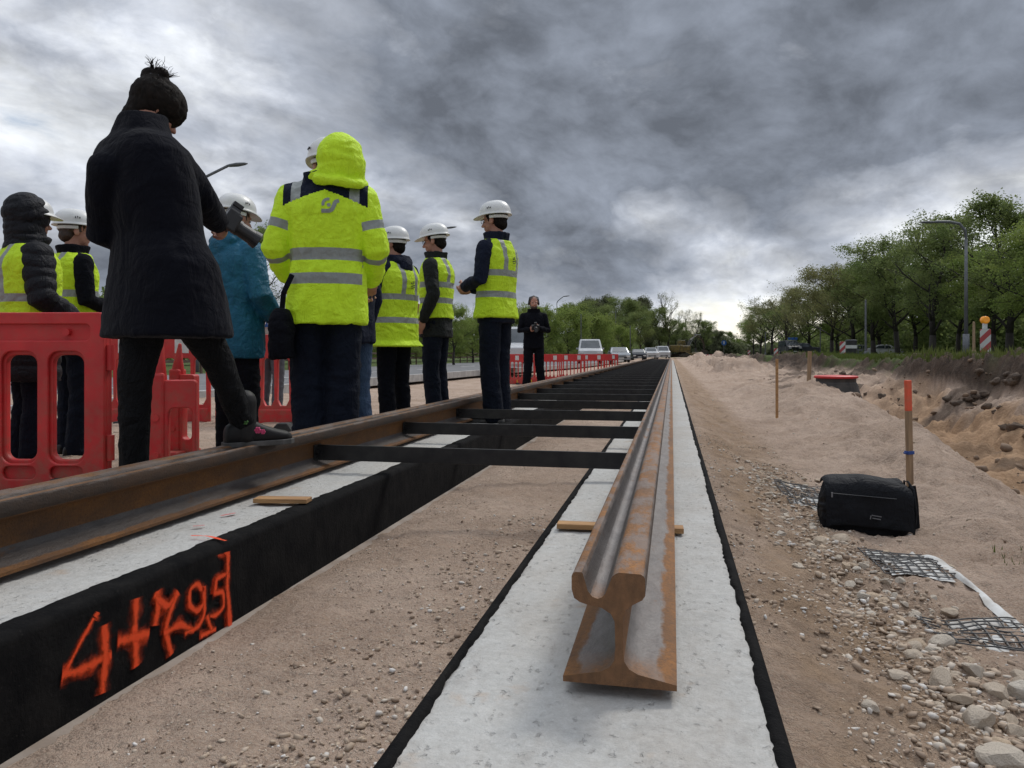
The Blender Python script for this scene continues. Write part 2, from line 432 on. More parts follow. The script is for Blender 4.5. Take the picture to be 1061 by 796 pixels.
xs = [-x for x in reversed(geo_axis(6, 3000, .25, 1.14))][:-1]+axis([(-6, -2.1, .06), (-2.1, -1.2, .04), (-1.2, -.36, .016), (-.36, .14, .05), (.14, 1.15, .014), (1.15, 2.6, .028), (2.6, 6, .045)])+geo_axis(6, 3000, .1, 1.14)
ys = axis([(-3, 1.0, .15), (1.0, 2.6, .016)]); y = 2.6
while y < 110: ys.append(y); y += max(.0065*y, .02)
ys += geo_axis(110, 6000, 1.2, 1.12)
xs = np.array(xs); ys = np.array(ys)
XX, YY = np.meshgrid(xs, ys); Xf, Yf = XX.ravel(), YY.ravel()
Hf = hterr(Xf, Yf)
nx, ny = len(xs), len(ys)
co = np.stack([Xf, Yf, Hf], 1)
me = bpy.data.meshes.new('ground'); me.vertices.add(nx*ny); me.vertices.foreach_set('co', co.ravel())
ii = np.arange((nx-1)*(ny-1)); r_, c_ = ii//(nx-1), ii % (nx-1); a = r_*nx+c_
quads = np.stack([a, a+1, a+nx+1, a+nx], 1).ravel()
me.loops.add(len(quads)); me.loops.foreach_set('vertex_index', quads)
me.polygons.add(len(ii)); me.polygons.foreach_set('loop_start', ii*4); me.polygons.foreach_set('use_smooth', np.ones(len(ii), bool))
me.update(calc_edges=True)
# zones: red = damp orange sand, green = dark topsoil, blue = grass
Pn = np.stack([Xf, Yf, Xf*0], 1); n1 = fbm(Pn*.9, 4, 21); n2 = fbm(Pn*3, 3, 22)
edge = np.minimum(.93+.145*Yf, 2.6)
zr = sstep(.45, 1.1, Xf-edge+n1*.5)*(1-sstep(4.5, 5.0, Xf+n1))*(1-sstep(14, 20, Yf))
zg = sstep(-.12, .12, Hf+n1*.25)*sstep(3.9, 4.3, Xf)*(1-sstep(120, 160, Yf))
zg = np.maximum(zg, sstep(.1, .45, n1+.1)*sstep(3.2, 4.2, Xf)*.8)
zg = np.maximum(zg, .75*sstep(.25, .5, n1)*sstep(1.6, 2.4, Xf)*sstep(5, 7, Yf))
zb = sstep(5.45, 6.0, Xf+n2*.5)*sstep(-.2, .1, n1+.32)
zb = np.maximum(zb, sstep(-19, -20, Xf+n2)); zb = np.maximum(zb, sstep(60, 130, Yf)*(np.abs(Xf) > 6))
zb = np.maximum(zb, sstep(130, 160, Yf))
ca = me.color_attributes.new('zone', 'FLOAT_COLOR', 'POINT')
ca.data.foreach_set('color', np.stack([zr, np.clip(zg, 0, 1), np.clip(zb, 0, 1), np.ones_like(zr)], 1).ravel())
ground = bpy.data.objects.new('ground', me); COL.objects.link(ground); tag(ground, kind='structure')
m, N, b = newmat('site_soil'); co_ = obj_co(N)
at = N.n('ShaderNodeAttribute', attribute_name='zone'); sp = N.n('ShaderNodeSeparateColor'); N.L.new(at.outputs['Color'], sp.inputs[0])
big = N.ramp(N.noise(co_, 1.3, 7, .68), [(.42, 0.), (.60, 1.)]); med = N.ramp(N.noise(co_, 7, 6, .65), [(.3, 0.), (.7, 1.)])
c = N.mix(big, (.52, .385, .295), (.37, .255, .18)); c = N.mix(N.math('MULTIPLY', med, .55), c, (.26, .185, .14))
fineN = N.ramp(N.noise(co_, 140, 3, .7), [(.40, 0.), (.62, 1.)]); c = N.mix(N.math('MULTIPLY', fineN, .45), c, (.58, .48, .39))
vo = N.n('ShaderNodeTexVoronoi', feature='F1'); N.L.new(co_, vo.inputs['Vector']); vo.inputs['Scale'].default_value = 60; vo.inputs['Randomness'].default_value = 1
vsep = N.n('ShaderNodeSeparateColor'); N.L.new(vo.outputs['Color'], vsep.inputs[0])
grit = N.math('MULTIPLY', N.math('LESS_THAN', vo.outputs['Distance'], .22), N.math('GREATER_THAN', vsep.outputs[0], .72))
dk = N.ramp(N.noise(co_, 38, 5, .75), [(.56, 0.), (.68, 1.)]); c = N.mix(N.math('MULTIPLY', dk, .45), c, (.14, .10, .075))
c = N.mix(N.math('MULTIPLY', grit, .75), c, N.mix(vsep.outputs[1], (.50, .43, .34), (.14, .10, .08)))
px_ = N.n('ShaderNodeSeparateXYZ'); N.L.new(co_, px_.inputs[0]); band = N.math('MULTIPLY', N.ramp(px_.outputs[0], [(.16, 0.), (.30, 1.), (.62, 1.), (.85, 0.)]), N.ramp(N.noise(co_, 5, 5, .65), [(.3, .25), (.6, .8)])); c = N.mix(band, c, N.mix(med, (.36, .245, .15), (.20, .135, .085)))
orange = N.mix(med, (.47, .31, .19), (.33, .21, .125)); c = N.mix(sp.outputs[0], c, orange)
dark = N.mix(med, (.055, .042, .034), (.115, .08, .058)); c = N.mix(sp.outputs[1], c, dark)
gn = N.ramp(N.noise(co_, 14, 5, .7), [(.3, 0.), (.7, 1.)]); grs = N.mix(gn, (.045, .075, .018), (.09, .11, .035)); c = N.mix(sp.outputs[2], c, grs)
N.L.new(c, b.inputs['Base Color']); b.inputs['Roughness'].default_value = .95; b.inputs['Specular IOR Level'].default_value = .15
h1 = N.noise(co_, 22, 6, .7); h2 = N.noise(co_, 190, 3, .7)
hh = N.math('ADD', N.math('MULTIPLY', h1, 1.0), N.math('ADD', N.math('MULTIPLY', h2, .22), N.math('MULTIPLY', grit, .15)))
N.L.new(N.bump(hh, 1.0, .035), b.inputs['Normal'])
me.materials.append(m); M['soil'] = m

# roads left and right of the site, following the ground
def road(name, pts, z0, z1, mat):
    g = Geo(); v = []; f = []
    for y, xa, xb in pts:
        for k in range(5):
            x = xa+(xb-xa)*k/4
            v.append((x, y, z0(y)+.02*(1-abs(k-2)/2)))
    for i in range(len(pts)-1):
        for k in range(4): a = i*5+k; f.append((a, a+1, a+6, a+5))
    g.add(v, f); o = g.build(name, mat, fix=False, smooth=True); return tag(o, kind='structure')
M['asphalt'] = simple('asphalt', (.17, .17, .17), (.11, .11, .115), 2.2, .85, bump=.5, bscale=150, bdist=.004)
M['kerb'] = simple('kerb_concrete', (.42, .41, .39), (.30, .29, .28), 5, .85)
M['road_paint'] = simple('road_paint', (.75, .75, .73), (.5, .5, .48), 6, .7)
zl = lambda y: -.26 if y < 95 else -.26+.28*float(sstep(95, 150, y))
lpts = [(y, -19.0, -8.4+2.6*float(sstep(20, 60, y))) for y in (2, 8, 14, 20, 30, 40, 50, 60, 80, 95, 110, 130, 150, 200, 300, 500)]
road('road_left', lpts, zl, None, M['asphalt'])
zr_ = lambda y: .50 if y < 90 else .50-.45*float(sstep(90, 150, y))
rpts = [(y, 10.5, 17.5) for y in (2, 12, 30, 60, 90, 110, 130, 150, 200, 300, 500)]
road('road_right', rpts, zr_, None, M['asphalt'])
g = Geo()
for i in range(len(lpts)-1):
    (y0, _, x0), (y1, _, x1) = lpts[i], lpts[i+1]
    a = Vector((x0+.08, y0, zl(y0)+.03)); bb = Vector((x1+.08, y1, zl(y1)+.03)); mid = (a+bb)/2
    ang = math.atan2(-(x1-x0), y1-y0)
    g.box(mid, (.15, (bb-a).length, .24), rot=(0, 0, ang))
tag(g.build('kerb_left', M['kerb'], bevel=.01), kind='structure')
g = Geo()
for y in range(6, 260, 8): g.box((-12.6, y, zl(y)+.030), (.14, 3.2, .004))
tag(g.build('road_marking', M['road_paint']), kind='structure')

# ------------------------------------------------------------------ foundation beams
m, N, b = newmat('pitted_concrete'); co_ = obj_co(N)
n0 = N.ramp(N.noise(co_, 3, 5, .6), [(.3, 0.), (.7, 1.)]); n1_ = N.ramp(N.noise(co_, 55, 5, .7), [(.35, 0.), (.6, 1.)])
c = N.mix(n0, (.50, .495, .47), (.37, .36, .335)); c = N.mix(N.math('MULTIPLY', n1_, .5), c, (.60, .595, .57))
vo = N.n('ShaderNodeTexVoronoi'); wv = N.n('ShaderNodeVectorMath', operation='MULTIPLY_ADD'); N.L.new(N.noise(co_, 45, 4, .7, out='Color'), wv.inputs[0]); wv.inputs[1].default_value = (.035, .035, .02); N.L.new(N.vmul(co_, (1, .6, 1)), wv.inputs[2]); N.L.new(wv.outputs[0], vo.inputs['Vector']); vo.inputs['Scale'].default_value = 75
vs = N.n('ShaderNodeSeparateColor'); N.L.new(vo.outputs['Color'], vs.inputs[0])
pit = N.math('MULTIPLY', N.ramp(vo.outputs['Distance'], [(.05, 1.), (.36, 0.)]), N.math('MULTIPLY', N.math('GREATER_THAN', vs.outputs[0], .5), vs.outputs[1]))
c = N.mix(N.math('MULTIPLY', pit, .28), c, (.26, .245, .225)); fg_ = N.ramp(N.noise(co_, 330, 3, .8), [(.38, 0.), (.62, 1.)]); c = N.mix(N.math('MULTIPLY', fg_, .35), c, (.33, .32, .30)); fg2 = N.ramp(N.noise(co_, 26, 6, .8), [(.48, 0.), (.66, 1.)]); c = N.mix(N.math('MULTIPLY', fg2, .35), c, (.36, .345, .32))
vsm = N.ramp(N.noise(co_, 160, 4, .75), [(.60, 0.), (.70, 1.)]); c = N.mix(N.math('MULTIPLY', vsm, .5), c, (.30, .285, .27))
st = N.math('MULTIPLY', N.ramp(N.noise(co_, 5, 4, .7), [(.62, 0.), (.74, 1.)]), .55); c = N.mix(st, c, (.40, .26, .15)); dst = N.ramp(N.noise(N.vmul(co_, (1, .5, 1)), 2.3, 6, .7), [(.45, 0.), (.68, 1.)]); c = N.mix(N.math('MULTIPLY', dst, .35), c, (.40, .33, .26))
dk_ = N.ramp(N.noise(co_, 9, 6, .75), [(.55, 0.), (.72, 1.)]); c = N.mix(N.math('MULTIPLY', dk_, .4), c, (.25, .235, .215))
stx = N.math('MULTIPLY', N.ramp(N.noise(N.vmul(co_, (1, .3, 1)), 16, 5, .7), [(.56, 0.), (.7, 1.)]), .35); c = N.mix(stx, c, (.33, .30, .27))
N.L.new(c, b.inputs['Base Color']); b.inputs['Roughness'].default_value = .9; b.inputs['Specular IOR Level'].default_value = .2
hh = N.math('SUBTRACT', N.math('MULTIPLY', N.noise(co_, 60, 5, .7), .8), N.math('MULTIPLY', pit, .8))
N.L.new(N.bump(hh, .9, .006), b.inputs['Normal']); M['concrete'] = m
m, N, b = newmat('bitumen'); co_ = obj_co(N)
c = N.mix(N.ramp(N.noise(co_, 9, 6, .65), [(.4, 0.), (.75, 1.)]), (.0035, .0035, .004), (.013, .012, .0115))
c = N.mix(N.math('MULTIPLY', N.ramp(N.noise(co_, 120, 3, .7), [(.62, 0.), (.75, 1.)]), .5), c, (.05, .045, .04))
N.L.new(c, b.inputs['Base Color']); b.inputs['Roughness'].default_value = .9; b.inputs['Specular IOR Level'].default_value = .10
N.L.new(N.bump(N.math('ADD', N.noise(co_, 90, 4, .7), N.noise(N.vmul(co_, (1, 1, .3)), 30, 3)), .5, .006), b.inputs['Normal']); M['bitumen'] = m

def beam(name, x0, x1, y0, y1, label, bands_):
    root = empty(name, ((x0+x1)/2, y0, 0), 0, label, 'concrete beam'); cx = (x0+x1)/2
    ylist = []; y = y0
    while y < y1: ylist.append(y); y += .3 if y < .6 else .010 if y < 3 else .03 if y < 6 else .1 if y < 14 else 1.0
    ylist.append(y1); Y = np.array(ylist)
    nx_ = 26; V = []; F_ = []; rows = []
    Xs = np.linspace(x0, x1, nx_)
    for i, yy in enumerate(Y):
        P = np.stack([Xs, Xs*0+yy, Xs*0], 1)
        z = fbm(P*7, 3, 41)*.0035+(fbm(P*45, 2, 42)*.003 if yy < 5 else 0)
        z = z-.010*np.maximum(0, 1-np.abs(Xs-x0)/.012)-.010*np.maximum(0, 1-np.abs(Xs-x1)/.012)
        e0 = noise3(np.array([[yy*9, 1.5, 0]]), 51)[0]*.004; e1 = noise3(np.array([[yy*9, 7.5, 0]]), 52)[0]*.004
        row = [(x0+e0-cx, yy-y0, -.5)]+[(x+(e0 if k == 0 else e1 if k == nx_-1 else 0)-cx, yy-y0, zz) for k, (x, zz) in enumerate(zip(Xs, z))]+[(x1+e1-cx, yy-y0, -.5)]
        V += row
    n = nx_+2
    for i in range(len(Y)-1):
        for k in range(n-1): a = i*n+k; F_.append((a, a+1, a+n+1, a+n))
    F_.append(tuple(range(n))[::-1]); e = (len(Y)-1)*n; F_.append(tuple(e+k for k in range(n)))
    g = Geo(); g.add(V, F_); g.build('slab', M['concrete'], root, smooth=True)
    # bitumen coating: down one side and lapping raggedly over the top edge
    for side, lap, sd_ in bands_:
        V = []; F_ = []; xe = x0 if side < 0 else x1
        for i, yy in enumerate(Y):
            q_ = .006 if lap < .03 else .008; w = lap+q_*(.7*noise3(np.array([[yy*4, 3, 0]]), sd_)[0]+(.5*noise3(np.array([[yy*17, 3, 0]]), sd_+1)[0]+.35*noise3(np.array([[yy*61, 3, 0]]), sd_+4)[0] if yy < 6 else 0)+(.45*max(0, noise3(np.array([[yy*90, 3, 0]]), sd_+2)[0]) if yy < 4 else 0)); w = max(w, .002)
            bz = .004+(.002*noise3(np.array([[yy*30, 9, 0]]), sd_+3)[0])
            t = .008
            V += [(xe+side*t-cx, yy-y0, -.48), (xe+side*t-cx, yy-y0, -.012), (xe+side*(t-.006)-cx, yy-y0, .0035), (xe-side*w*.5-cx, yy-y0, bz+.0025), (xe-side*w-cx, yy-y0, .0045), (xe-side*(w+.003)-cx, yy-y0, -.003)]
        n = 6
        for i in range(len(Y)-1):
            for k in range(n-1): a = i*n+k; F_.append((a, a+1, a+n+1, a+n))
        g = Geo(); g.add(V, F_); g.build('bitumen_coating', M['bitumen'], root, smooth=True)
    return root
beam_r = beam('foundation_beam', -.384, .158, -1.5, 68, 'concrete foundation beam with black coated edges under the near cut rail on the right', [(-1, .012, 60), (1, .014, 64)])
beam_l = beam('foundation_beam', -1.93, -1.262, -1.5, 68, 'concrete foundation beam with black bitumen side sprayed with orange numbers, under the left rail', [(1, .062, 70), (-1, .02, 74)])

# sprayed writing on the black side
XF = -1.262+.009
def face_pt(px, py):
    d = XF/math.cos(PSI)*F_PX/(px-696.0); p = W(px, py, d); return (p.y, p.z)
m, N, b = newmat('orange_spray'); tcn = N.n('ShaderNodeUVMap'); tcn.uv_map = 'uv'
sx_ = N.n('ShaderNodeSeparateXYZ'); N.L.new(tcn.outputs[0], sx_.inputs[0])
edge_ = N.math('ABSOLUTE', N.math('MULTIPLY_ADD', sx_.outputs[0], 2, -1))
no_ = N.noise(obj_co(N), 520, 3, .85); no2 = N.noise(obj_co(N), 28, 3, .6)
al = N.math('MULTIPLY', N.math('SUBTRACT', N.math('ADD', N.math('MULTIPLY', no_, 1.7), N.math('MULTIPLY', no2, 1.3)), N.math('MULTIPLY_ADD', N.math('POWER', edge_, 1.3), 1.35, .88)), 2.2, clamp=True)
sx2 = N.math('MULTIPLY', al, .93)
N.L.new(N.mix(no2, (.95, .10, .015), (.80, .055, .008)), b.inputs['Base Color']); b.inputs['Roughness'].default_value = .6
N.L.new(sx2, b.inputs['Alpha']); M['spray'] = m
def ribbon(name, strokes, to3, w, mat, parent):
    V = []; F_ = []; UV = []
    for si, st in enumerate(strokes):
        ww = w
        if isinstance(st, tuple): st, ww = st
        # resample
        P = [Vector((*p, 0)) for p in st]; Q = []
        for i in range(len(P)-1):
            n = max(2, int((P[i+1]-P[i]).length/.008))
            for k in range(n): Q.append(P[i].lerp(P[i+1], k/n))
        Q.append(P[-1])
        for _ in range(2):
            Q = [Q[0]]+[(Q[i-1]+Q[i]*2+Q[i+1])/4 for i in range(1, len(Q)-1)]+[Q[-1]]
        # extend the ends by half a width so they fade out round
        base = len(V)
        for i, q in enumerate(Q):
            t = (Q[min(i+1, len(Q)-1)]-Q[max(i-1, 0)]).normalized(); nn = Vector((-t.y, t.x, 0))
            for s_ in (-1, 1): V.append(to3(q+nn*s_*ww/2, si)); UV.append(((s_+1)/2, i/len(Q)))
        for i in range(len(Q)-1): a = base+2*i; F_.append((a, a+1, a+3, a+2))
    me = bpy.data.meshes.new(name); me.from_pydata(V, [], F_); uv = me.uv_layers.new(name='uv')
    for l in me.loops: uv.data[l.index].uv = UV[l.vertex_index]
    me.materials.append(mat); o = bpy.data.objects.new(name, me); COL.objects.link(o); o.parent = parent; return o
def _w(S_): return [(a, b*1.4) for a, b in S_]
def fp(cx, cy): return face_pt(cx/2.526, 500+cy/2.526)
S = [
 ([fp(255, 335), fp(247, 352)], .03), ([fp(243, 355), fp(205, 425), fp(172, 492)], .014), ([fp(160, 505), fp(215, 488), fp(290, 448)], .032), ([fp(272, 372), fp(274, 450), fp(266, 552)], .034),
 ([fp(355, 303), fp(350, 390), fp(355, 482)], .032), ([fp(305, 420), fp(345, 405), fp(388, 395)], .034),
 ([fp(402, 375), fp(410, 330), fp(408, 285)], .032), ([fp(400, 295), fp(425, 318), fp(440, 325), fp(463, 285)], .026), ([fp(462, 288), fp(440, 345), fp(430, 390), fp(446, 450)], .028), ([fp(425, 395), fp(470, 370), fp(505, 388)], .026),
 ([fp(528, 285), fp(512, 262), fp(492, 280), fp(492, 322), fp(512, 338), fp(530, 318), fp(530, 272)], .022), ([fp(531, 300), fp(532, 345), fp(515, 378), fp(480, 395)], .022),
 ([fp(538, 348), fp(550, 385)], .024),
 ([fp(590, 238), fp(562, 252), fp(558, 292)], .022), ([fp(556, 290), fp(580, 285), fp(582, 325), fp(562, 348), fp(545, 350)], .022),
 ([fp(571, 155), fp(592, 180), fp(590, 270), fp(598, 380)], .030), ([fp(520, 402), fp(545, 390), fp(560, 383)], .02)]
bx0 = beam_l.location
ribbon('sprayed_number', _w(S), lambda q, si: (XF+.002+.0003*si-bx0.x, q.x-bx0.y, min(q.y, -.016)), .03, M['spray'], beam_l)
g = Geo(); V = []; F_ = []; Yv = np.arange(.6, 12, .03)
for i, yy in enumerate(Yv):
    w_ = .030+.016*noise3(np.array([[yy*3, 0, 0]]), 91)[0]+.008*noise3(np.array([[yy*17, 0, 0]]), 92)[0]; V += [(-1.262, yy, -.233), (-1.262+w_, yy, -.236), (-1.262+w_+.006, yy, -.26)]
for i in range(len(Yv)-1):
    for k in range(2): a = i*3+k; F_.append((a, a+1, a+4, a+3))
g.add(V, F_); tag(g.build('footing_strip', simple('dusty_concrete', (.34, .29, .245), (.26, .205, .16), 9, .9, bump=.7, bscale=60), smooth=True), kind='structure')
M['spray_mist'] = M['spray'].copy(); M['spray_mist'].name = 'orange_overspray'
for n_ in M['spray_mist'].node_tree.nodes:
    if n_.type == 'MATH' and n_.operation == 'MULTIPLY_ADD' and abs(n_.inputs[2].default_value-.88) < 1e-4: n_.inputs[2].default_value = 1.12
    if n_.type == 'MATH' and n_.operation == 'MULTIPLY' and abs(n_.inputs[1].default_value-.93) < 1e-4: n_.inputs[1].default_value = .6
ribbon('orange_overspray', [(a, b*3.4) for a, b in S], lambda q, si: (XF+.0012+.00003*si-bx0.x, q.x-bx0.y, min(q.y, -.016)), .03, M['spray_mist'], beam_l)
# stroke over the top edge and faint marks on the concrete
def topm(px, py): p = G(px, py, 0); return (p.x, p.y)
T = [([topm(198, 559.5), topm(216, 560), topm(234, 565)], .022)]
ribbon('sprayed_tick', T, lambda q, si: (q.x-bx0.x, q.y-bx0.y, .013), .02, M['spray'], beam_l)
M['pink'] = simple('pink_marker', (.55, .10, .10), (.5, .3, .28), 60, .8, bump=0)
T = [([topm(229, 537), topm(244, 534)], .014), ([topm(200, 548), topm(212, 547)], .012)]
ribbon('pink_mark', T, lambda q, si: (q.x-bx0.x, q.y-bx0.y, .0085), .02, M['pink'], beam_l)

# ------------------------------------------------------------------ rails
m, N, b = newmat('rusty_rail'); co_ = obj_co(N); cs = N.vmul(co_, (1, .45, 1))
r0 = N.ramp(N.noise(cs, 9, 6, .65), [(.3, 0.), (.7, 1.)]); r1 = N.ramp(N.noise(cs, 60, 5, .7), [(.3, 0.), (.7, 1.)])
c = N.mix(r0, (.38, .155, .028), (.10, .055, .03)); c = N.mix(N.math('MULTIPLY', r1, .6), c, (.16, .08, .038)); c = N.mix(N.math('MULTIPLY', N.ramp(N.noise(co_, 130, 5, .75), [(.45, 0.), (.62, 1.)]), .5), c, (.08, .045, .025))
geo = N.n('ShaderNodeNewGeometry'); gz = N.n('ShaderNodeSeparateXYZ'); N.L.new(geo.outputs['Normal'], gz.inputs[0])
oz = N.n('ShaderNodeSeparateXYZ'); N.L.new(co_, oz.inputs[0])
steel = N.mix(N.ramp(N.noise(cs, 30, 5, .7), [(.35, 0.), (.7, 1.)]), (.13, .128, .13), (.24, .235, .23))
# mill-scale grey on the upper flange and the head's outer side, rust creeping in from the edges
wet = N.math('ADD', N.noise(cs, 12, 6, .7), N.math('MULTIPLY', N.ramp(N.math('ABSOLUTE', oz.outputs[0]), [(.055, 0.), (.09, 1.)]), -.5))
up_ = N.math('MULTIPLY', N.math('GREATER_THAN', gz.outputs[2], .25), N.math('LESS_THAN', oz.outputs[2], .17))
mask = N.math('MULTIPLY', N.math('MULTIPLY', up_, N.ramp(N.math('ADD', oz.outputs[1], N.math('MULTIPLY', N.noise(co_, 14, 4, .7), .12)), [(.05, .25), (.16, 1.)])), N.ramp(wet, [(.30, 0.), (.42, 1.)]))
c = N.mix(N.math('MULTIPLY', mask, .85), c, steel)
# side of the head and lip
LEFT_ = 0
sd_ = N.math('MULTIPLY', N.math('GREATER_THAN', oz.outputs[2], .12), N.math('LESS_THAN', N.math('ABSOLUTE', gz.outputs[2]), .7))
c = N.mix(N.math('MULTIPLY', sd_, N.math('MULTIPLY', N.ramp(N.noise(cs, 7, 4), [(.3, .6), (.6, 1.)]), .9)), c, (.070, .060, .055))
# lavender-grey patches on the running top
tp = N.math('MULTIPLY', N.math('GREATER_THAN', oz.outputs[2], .170), N.ramp(N.noise(N.vmul(co_, (1, .35, 1)), 22, 5, .65), [(.44, 0.), (.56, 1.)]))
c = N.mix(N.math('MULTIPLY', tp, .75), c, N.mix(N.noise(cs, 50, 5, .7), (.10, .075, .06), (.26, .22, .20)))
N.L.new(c, b.inputs['Base Color']); b.inputs['Metallic'].default_value = .25
N.L.new(N.math('SUBTRACT', .72, N.math('MULTIPLY', mask, .2)), b.inputs['Roughness'])
N.L.new(N.bump(N.math('ADD', N.noise(cs, 40, 5, .7), N.math('MULTIPLY', N.noise(co_, 200, 3), .5)), .6, .005), b.inputs['Normal']); M['rust'] = m
M['rust_end'] = simple('sawn_rail_end', (.24, .12, .055), (.15, .078, .038), 60, .85, metal=.1, bump=.7, bscale=420, bdist=.003, stretch=(1, 1, .6))
PROF = [(-90, 0), (90, 0), (90, 9), (60, 15), (30, 21), (16, 28), (8, 40), (6, 60), (6, 108), (10, 122), (22, 131), (36, 139), (41, 146), (41, 172), (39, 177), (34, 180), (0, 181), (-5, 179), (-11, 174), (-17, 158), (-22, 146), (-27, 140), (-34, 137), (-43, 140), (-50, 149), (-55, 166), (-58, 176), (-60, 178), (-70, 178), (-74, 176), (-76, 171), (-76, 150), (-72, 136), (-63, 130), (-49, 126), (-28, 123), (-13, 114), (-7, 102), (-6, 60), (-8, 40), (-16, 28), (-30, 21), (-60, 15), (-90, 9)]
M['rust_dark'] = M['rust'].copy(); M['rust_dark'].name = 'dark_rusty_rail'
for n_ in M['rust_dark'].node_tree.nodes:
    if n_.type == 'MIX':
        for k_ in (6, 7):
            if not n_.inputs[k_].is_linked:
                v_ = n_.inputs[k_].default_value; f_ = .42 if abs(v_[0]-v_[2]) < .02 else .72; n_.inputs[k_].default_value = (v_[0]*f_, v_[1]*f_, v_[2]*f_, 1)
def rail(name, x, y0, y1, mirror, label):
    s = -1 if mirror else 1; g = Geo(); n = len(PROF); V = []; Ys = [y0]; y = y0
    while y < y1: y += .25 if y < 6 else 2; Ys.append(min(y, y1))
    for yy in Ys: V += [(s*px/1000, yy-y0, pz/1000) for px, pz in PROF]
    F_ = []
    for i in range(len(Ys)-1):
        for k in range(n): a = i*n+k; k2 = (k+1) % n; F_.append((a, i*n+k2, (i+1)*n+k2, (i+1)*n+k))
    g.add(V, F_, 0); e = (len(Ys)-1)*n
    g.add(V[:n], [tuple(range(n))[::-1]], 1); g.add(V[e:], [tuple(range(n))], 1)
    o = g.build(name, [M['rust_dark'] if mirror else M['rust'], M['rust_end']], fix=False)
    bm = bmesh.new(); bm.from_mesh(o.data); bmesh.ops.remove_doubles(bm, verts=bm.verts, dist=1e-5); bmesh.ops.recalc_face_normals(bm, faces=bm.faces)
    bm.faces.ensure_lookup_table()
    for f in bm.faces: f.smooth = (f.material_index == 0)
    for ed in bm.edges:
        if len(ed.link_faces) == 2 and ed.calc_face_angle(0) > R(42): ed.smooth = False
    bm.to_mesh(o.data); bm.free()
    o.location = (x, y0, .021); return tag(o, label, 'rail')
RX, LX = -.082, -1.645
rail('grooved_rail', RX, 1.208, 70, False, 'rusty grooved tram rail with its sawn end facing the viewer, on the right beam')
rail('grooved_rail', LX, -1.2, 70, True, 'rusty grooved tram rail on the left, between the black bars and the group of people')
# timber packers
M['wood'] = simple('raw_timber', (.46, .26, .11), (.30, .16, .07), 9, .8, stretch=(.6, 6, 6), bump=.5, bscale=40)
M['wood_old'] = simple('weathered_timber', (.36, .24, .14), (.22, .15, .09), 9, .85, stretch=(6, 6, .5), bump=.5, bscale=40)
def packer(px0, px1, py, h, w, rz, label):
    a = G(px0, py, h); b_ = G(px1, py, h); c = (a+b_)/2; L_ = (b_-a).length
    g = Geo(); g.box((0, 0, h/2), (L_, w, h)); o = g.build('timber_packer', M['wood'], bevel=.002)
    o.location = (c.x, c.y, .006); o.rotation_euler = (0, 0, rz); return tag(o, label, 'wood block')
p = G(642, 545, .02); 
g = Geo(); g.box((0, 0, 0), (.385, .05, .016)); o = g.build('timber_packer', M['wood'], bevel=.002); o.location = (p.x, p.y, .0165); o.rotation_euler = (0, 0, R(2)); tag(o, 'timber strip laid across the right beam under the near cut rail', 'wood block')
p = G(298, 520, .01); 
g = Geo(); g.box((0, 0, 0), (.20, .06, .016)); o = g.build('timber_packer', M['wood'], bevel=.002); o.location = (p.x-.02, p.y, .0165); o.rotation_euler = (0, 0, R(8)); tag(o, 'short timber piece poking out from under the left rail', 'wood block')

# ------------------------------------------------------------------ tie bars
M['black_paint'] = simple('black_paint', (.014, .014, .015), (.028, .027, .026), 14, .5, bump=.3, bscale=80, spec=.4)
def tiebar():
    root = empty('tie_bar', (0, 0, 0), 0, 'black painted steel tie bar bolted between the two rails', 'tie bar', 'black tie bars between the rails')
    x0, x1 = LX+.008, RX-.008
    g = Geo(); g.box(((x0+x1)/2, 0, .088), (x1-x0, .013, .072)); g.build('bar', M['black_paint'], root, bevel=.002)
    for sx, s in ((x0, 1), (x1, -1)):
        g = Geo(); g.box((sx+s*.004, 0, .085), (.006, .07, .08)); g.build('end_plate', M['black_paint'], root, bevel=.001)
        for dy in (-.022, .022):
            g = Geo(); g.cyl((sx+s*.006, dy, .088), (sx+s*.022, dy, .088), .011, seg=6); g.cyl((sx+s*.022, dy, .088), (sx+s*.034, dy, .088), .006, seg=8); g.build('bolt', M['black_paint'], root)
    return root
tb0 = tiebar(); ytb = [3.28+i*1.19 for i in range(54)]
for i, y in enumerate(ytb):
    o = tb0 if i == 0 else copy_tree(tb0); o.location = (0, y, 0)
    if i == 0: o['label'] = 'nearest black tie bar between the rails, with its bolted end plates showing'
    if i == 1: o['label'] = 'second nearest black tie bar, just behind the first one'
    if i == 2: o['label'] = "third black tie bar, level with the feet of the man on the beam"
# ------------------------------------------------------------------ people
def seg_param(P, poly):
    """distance along polyline of the nearest point and distance to it"""
    P = np.asarray(P); best = np.full(len(P), 1e9); tt = np.zeros(len(P)); acc = 0
    for a, b in zip(poly[:-1], poly[1:]):
        a = np.array(a); b = np.array(b); ab = b-a; L = np.linalg.norm(ab)
        t = np.clip(((P-a)@ab)/(L*L), 0, 1); d = np.linalg.norm(P-(a+t[:, None]*ab), axis=1)
        m = d < best; best = np.where(m, d, best); tt = np.where(m, acc+t*L, tt); acc += L
    return best, tt
def folds(amp=.008, sc=(7, 7, 5.5), seed=1, fine=.3):
    def f(co, no):
        p = co*np.array(sc); w = fbm(p*.5, 2, seed+9)[:, None]*1.2
        r = 1-np.abs(fbm(p+w, 3, seed))*2.2
        return amp*(np.clip(r, -1, 1)-.35)+amp*fine*fbm(co*38, 2, seed+3)
    return f
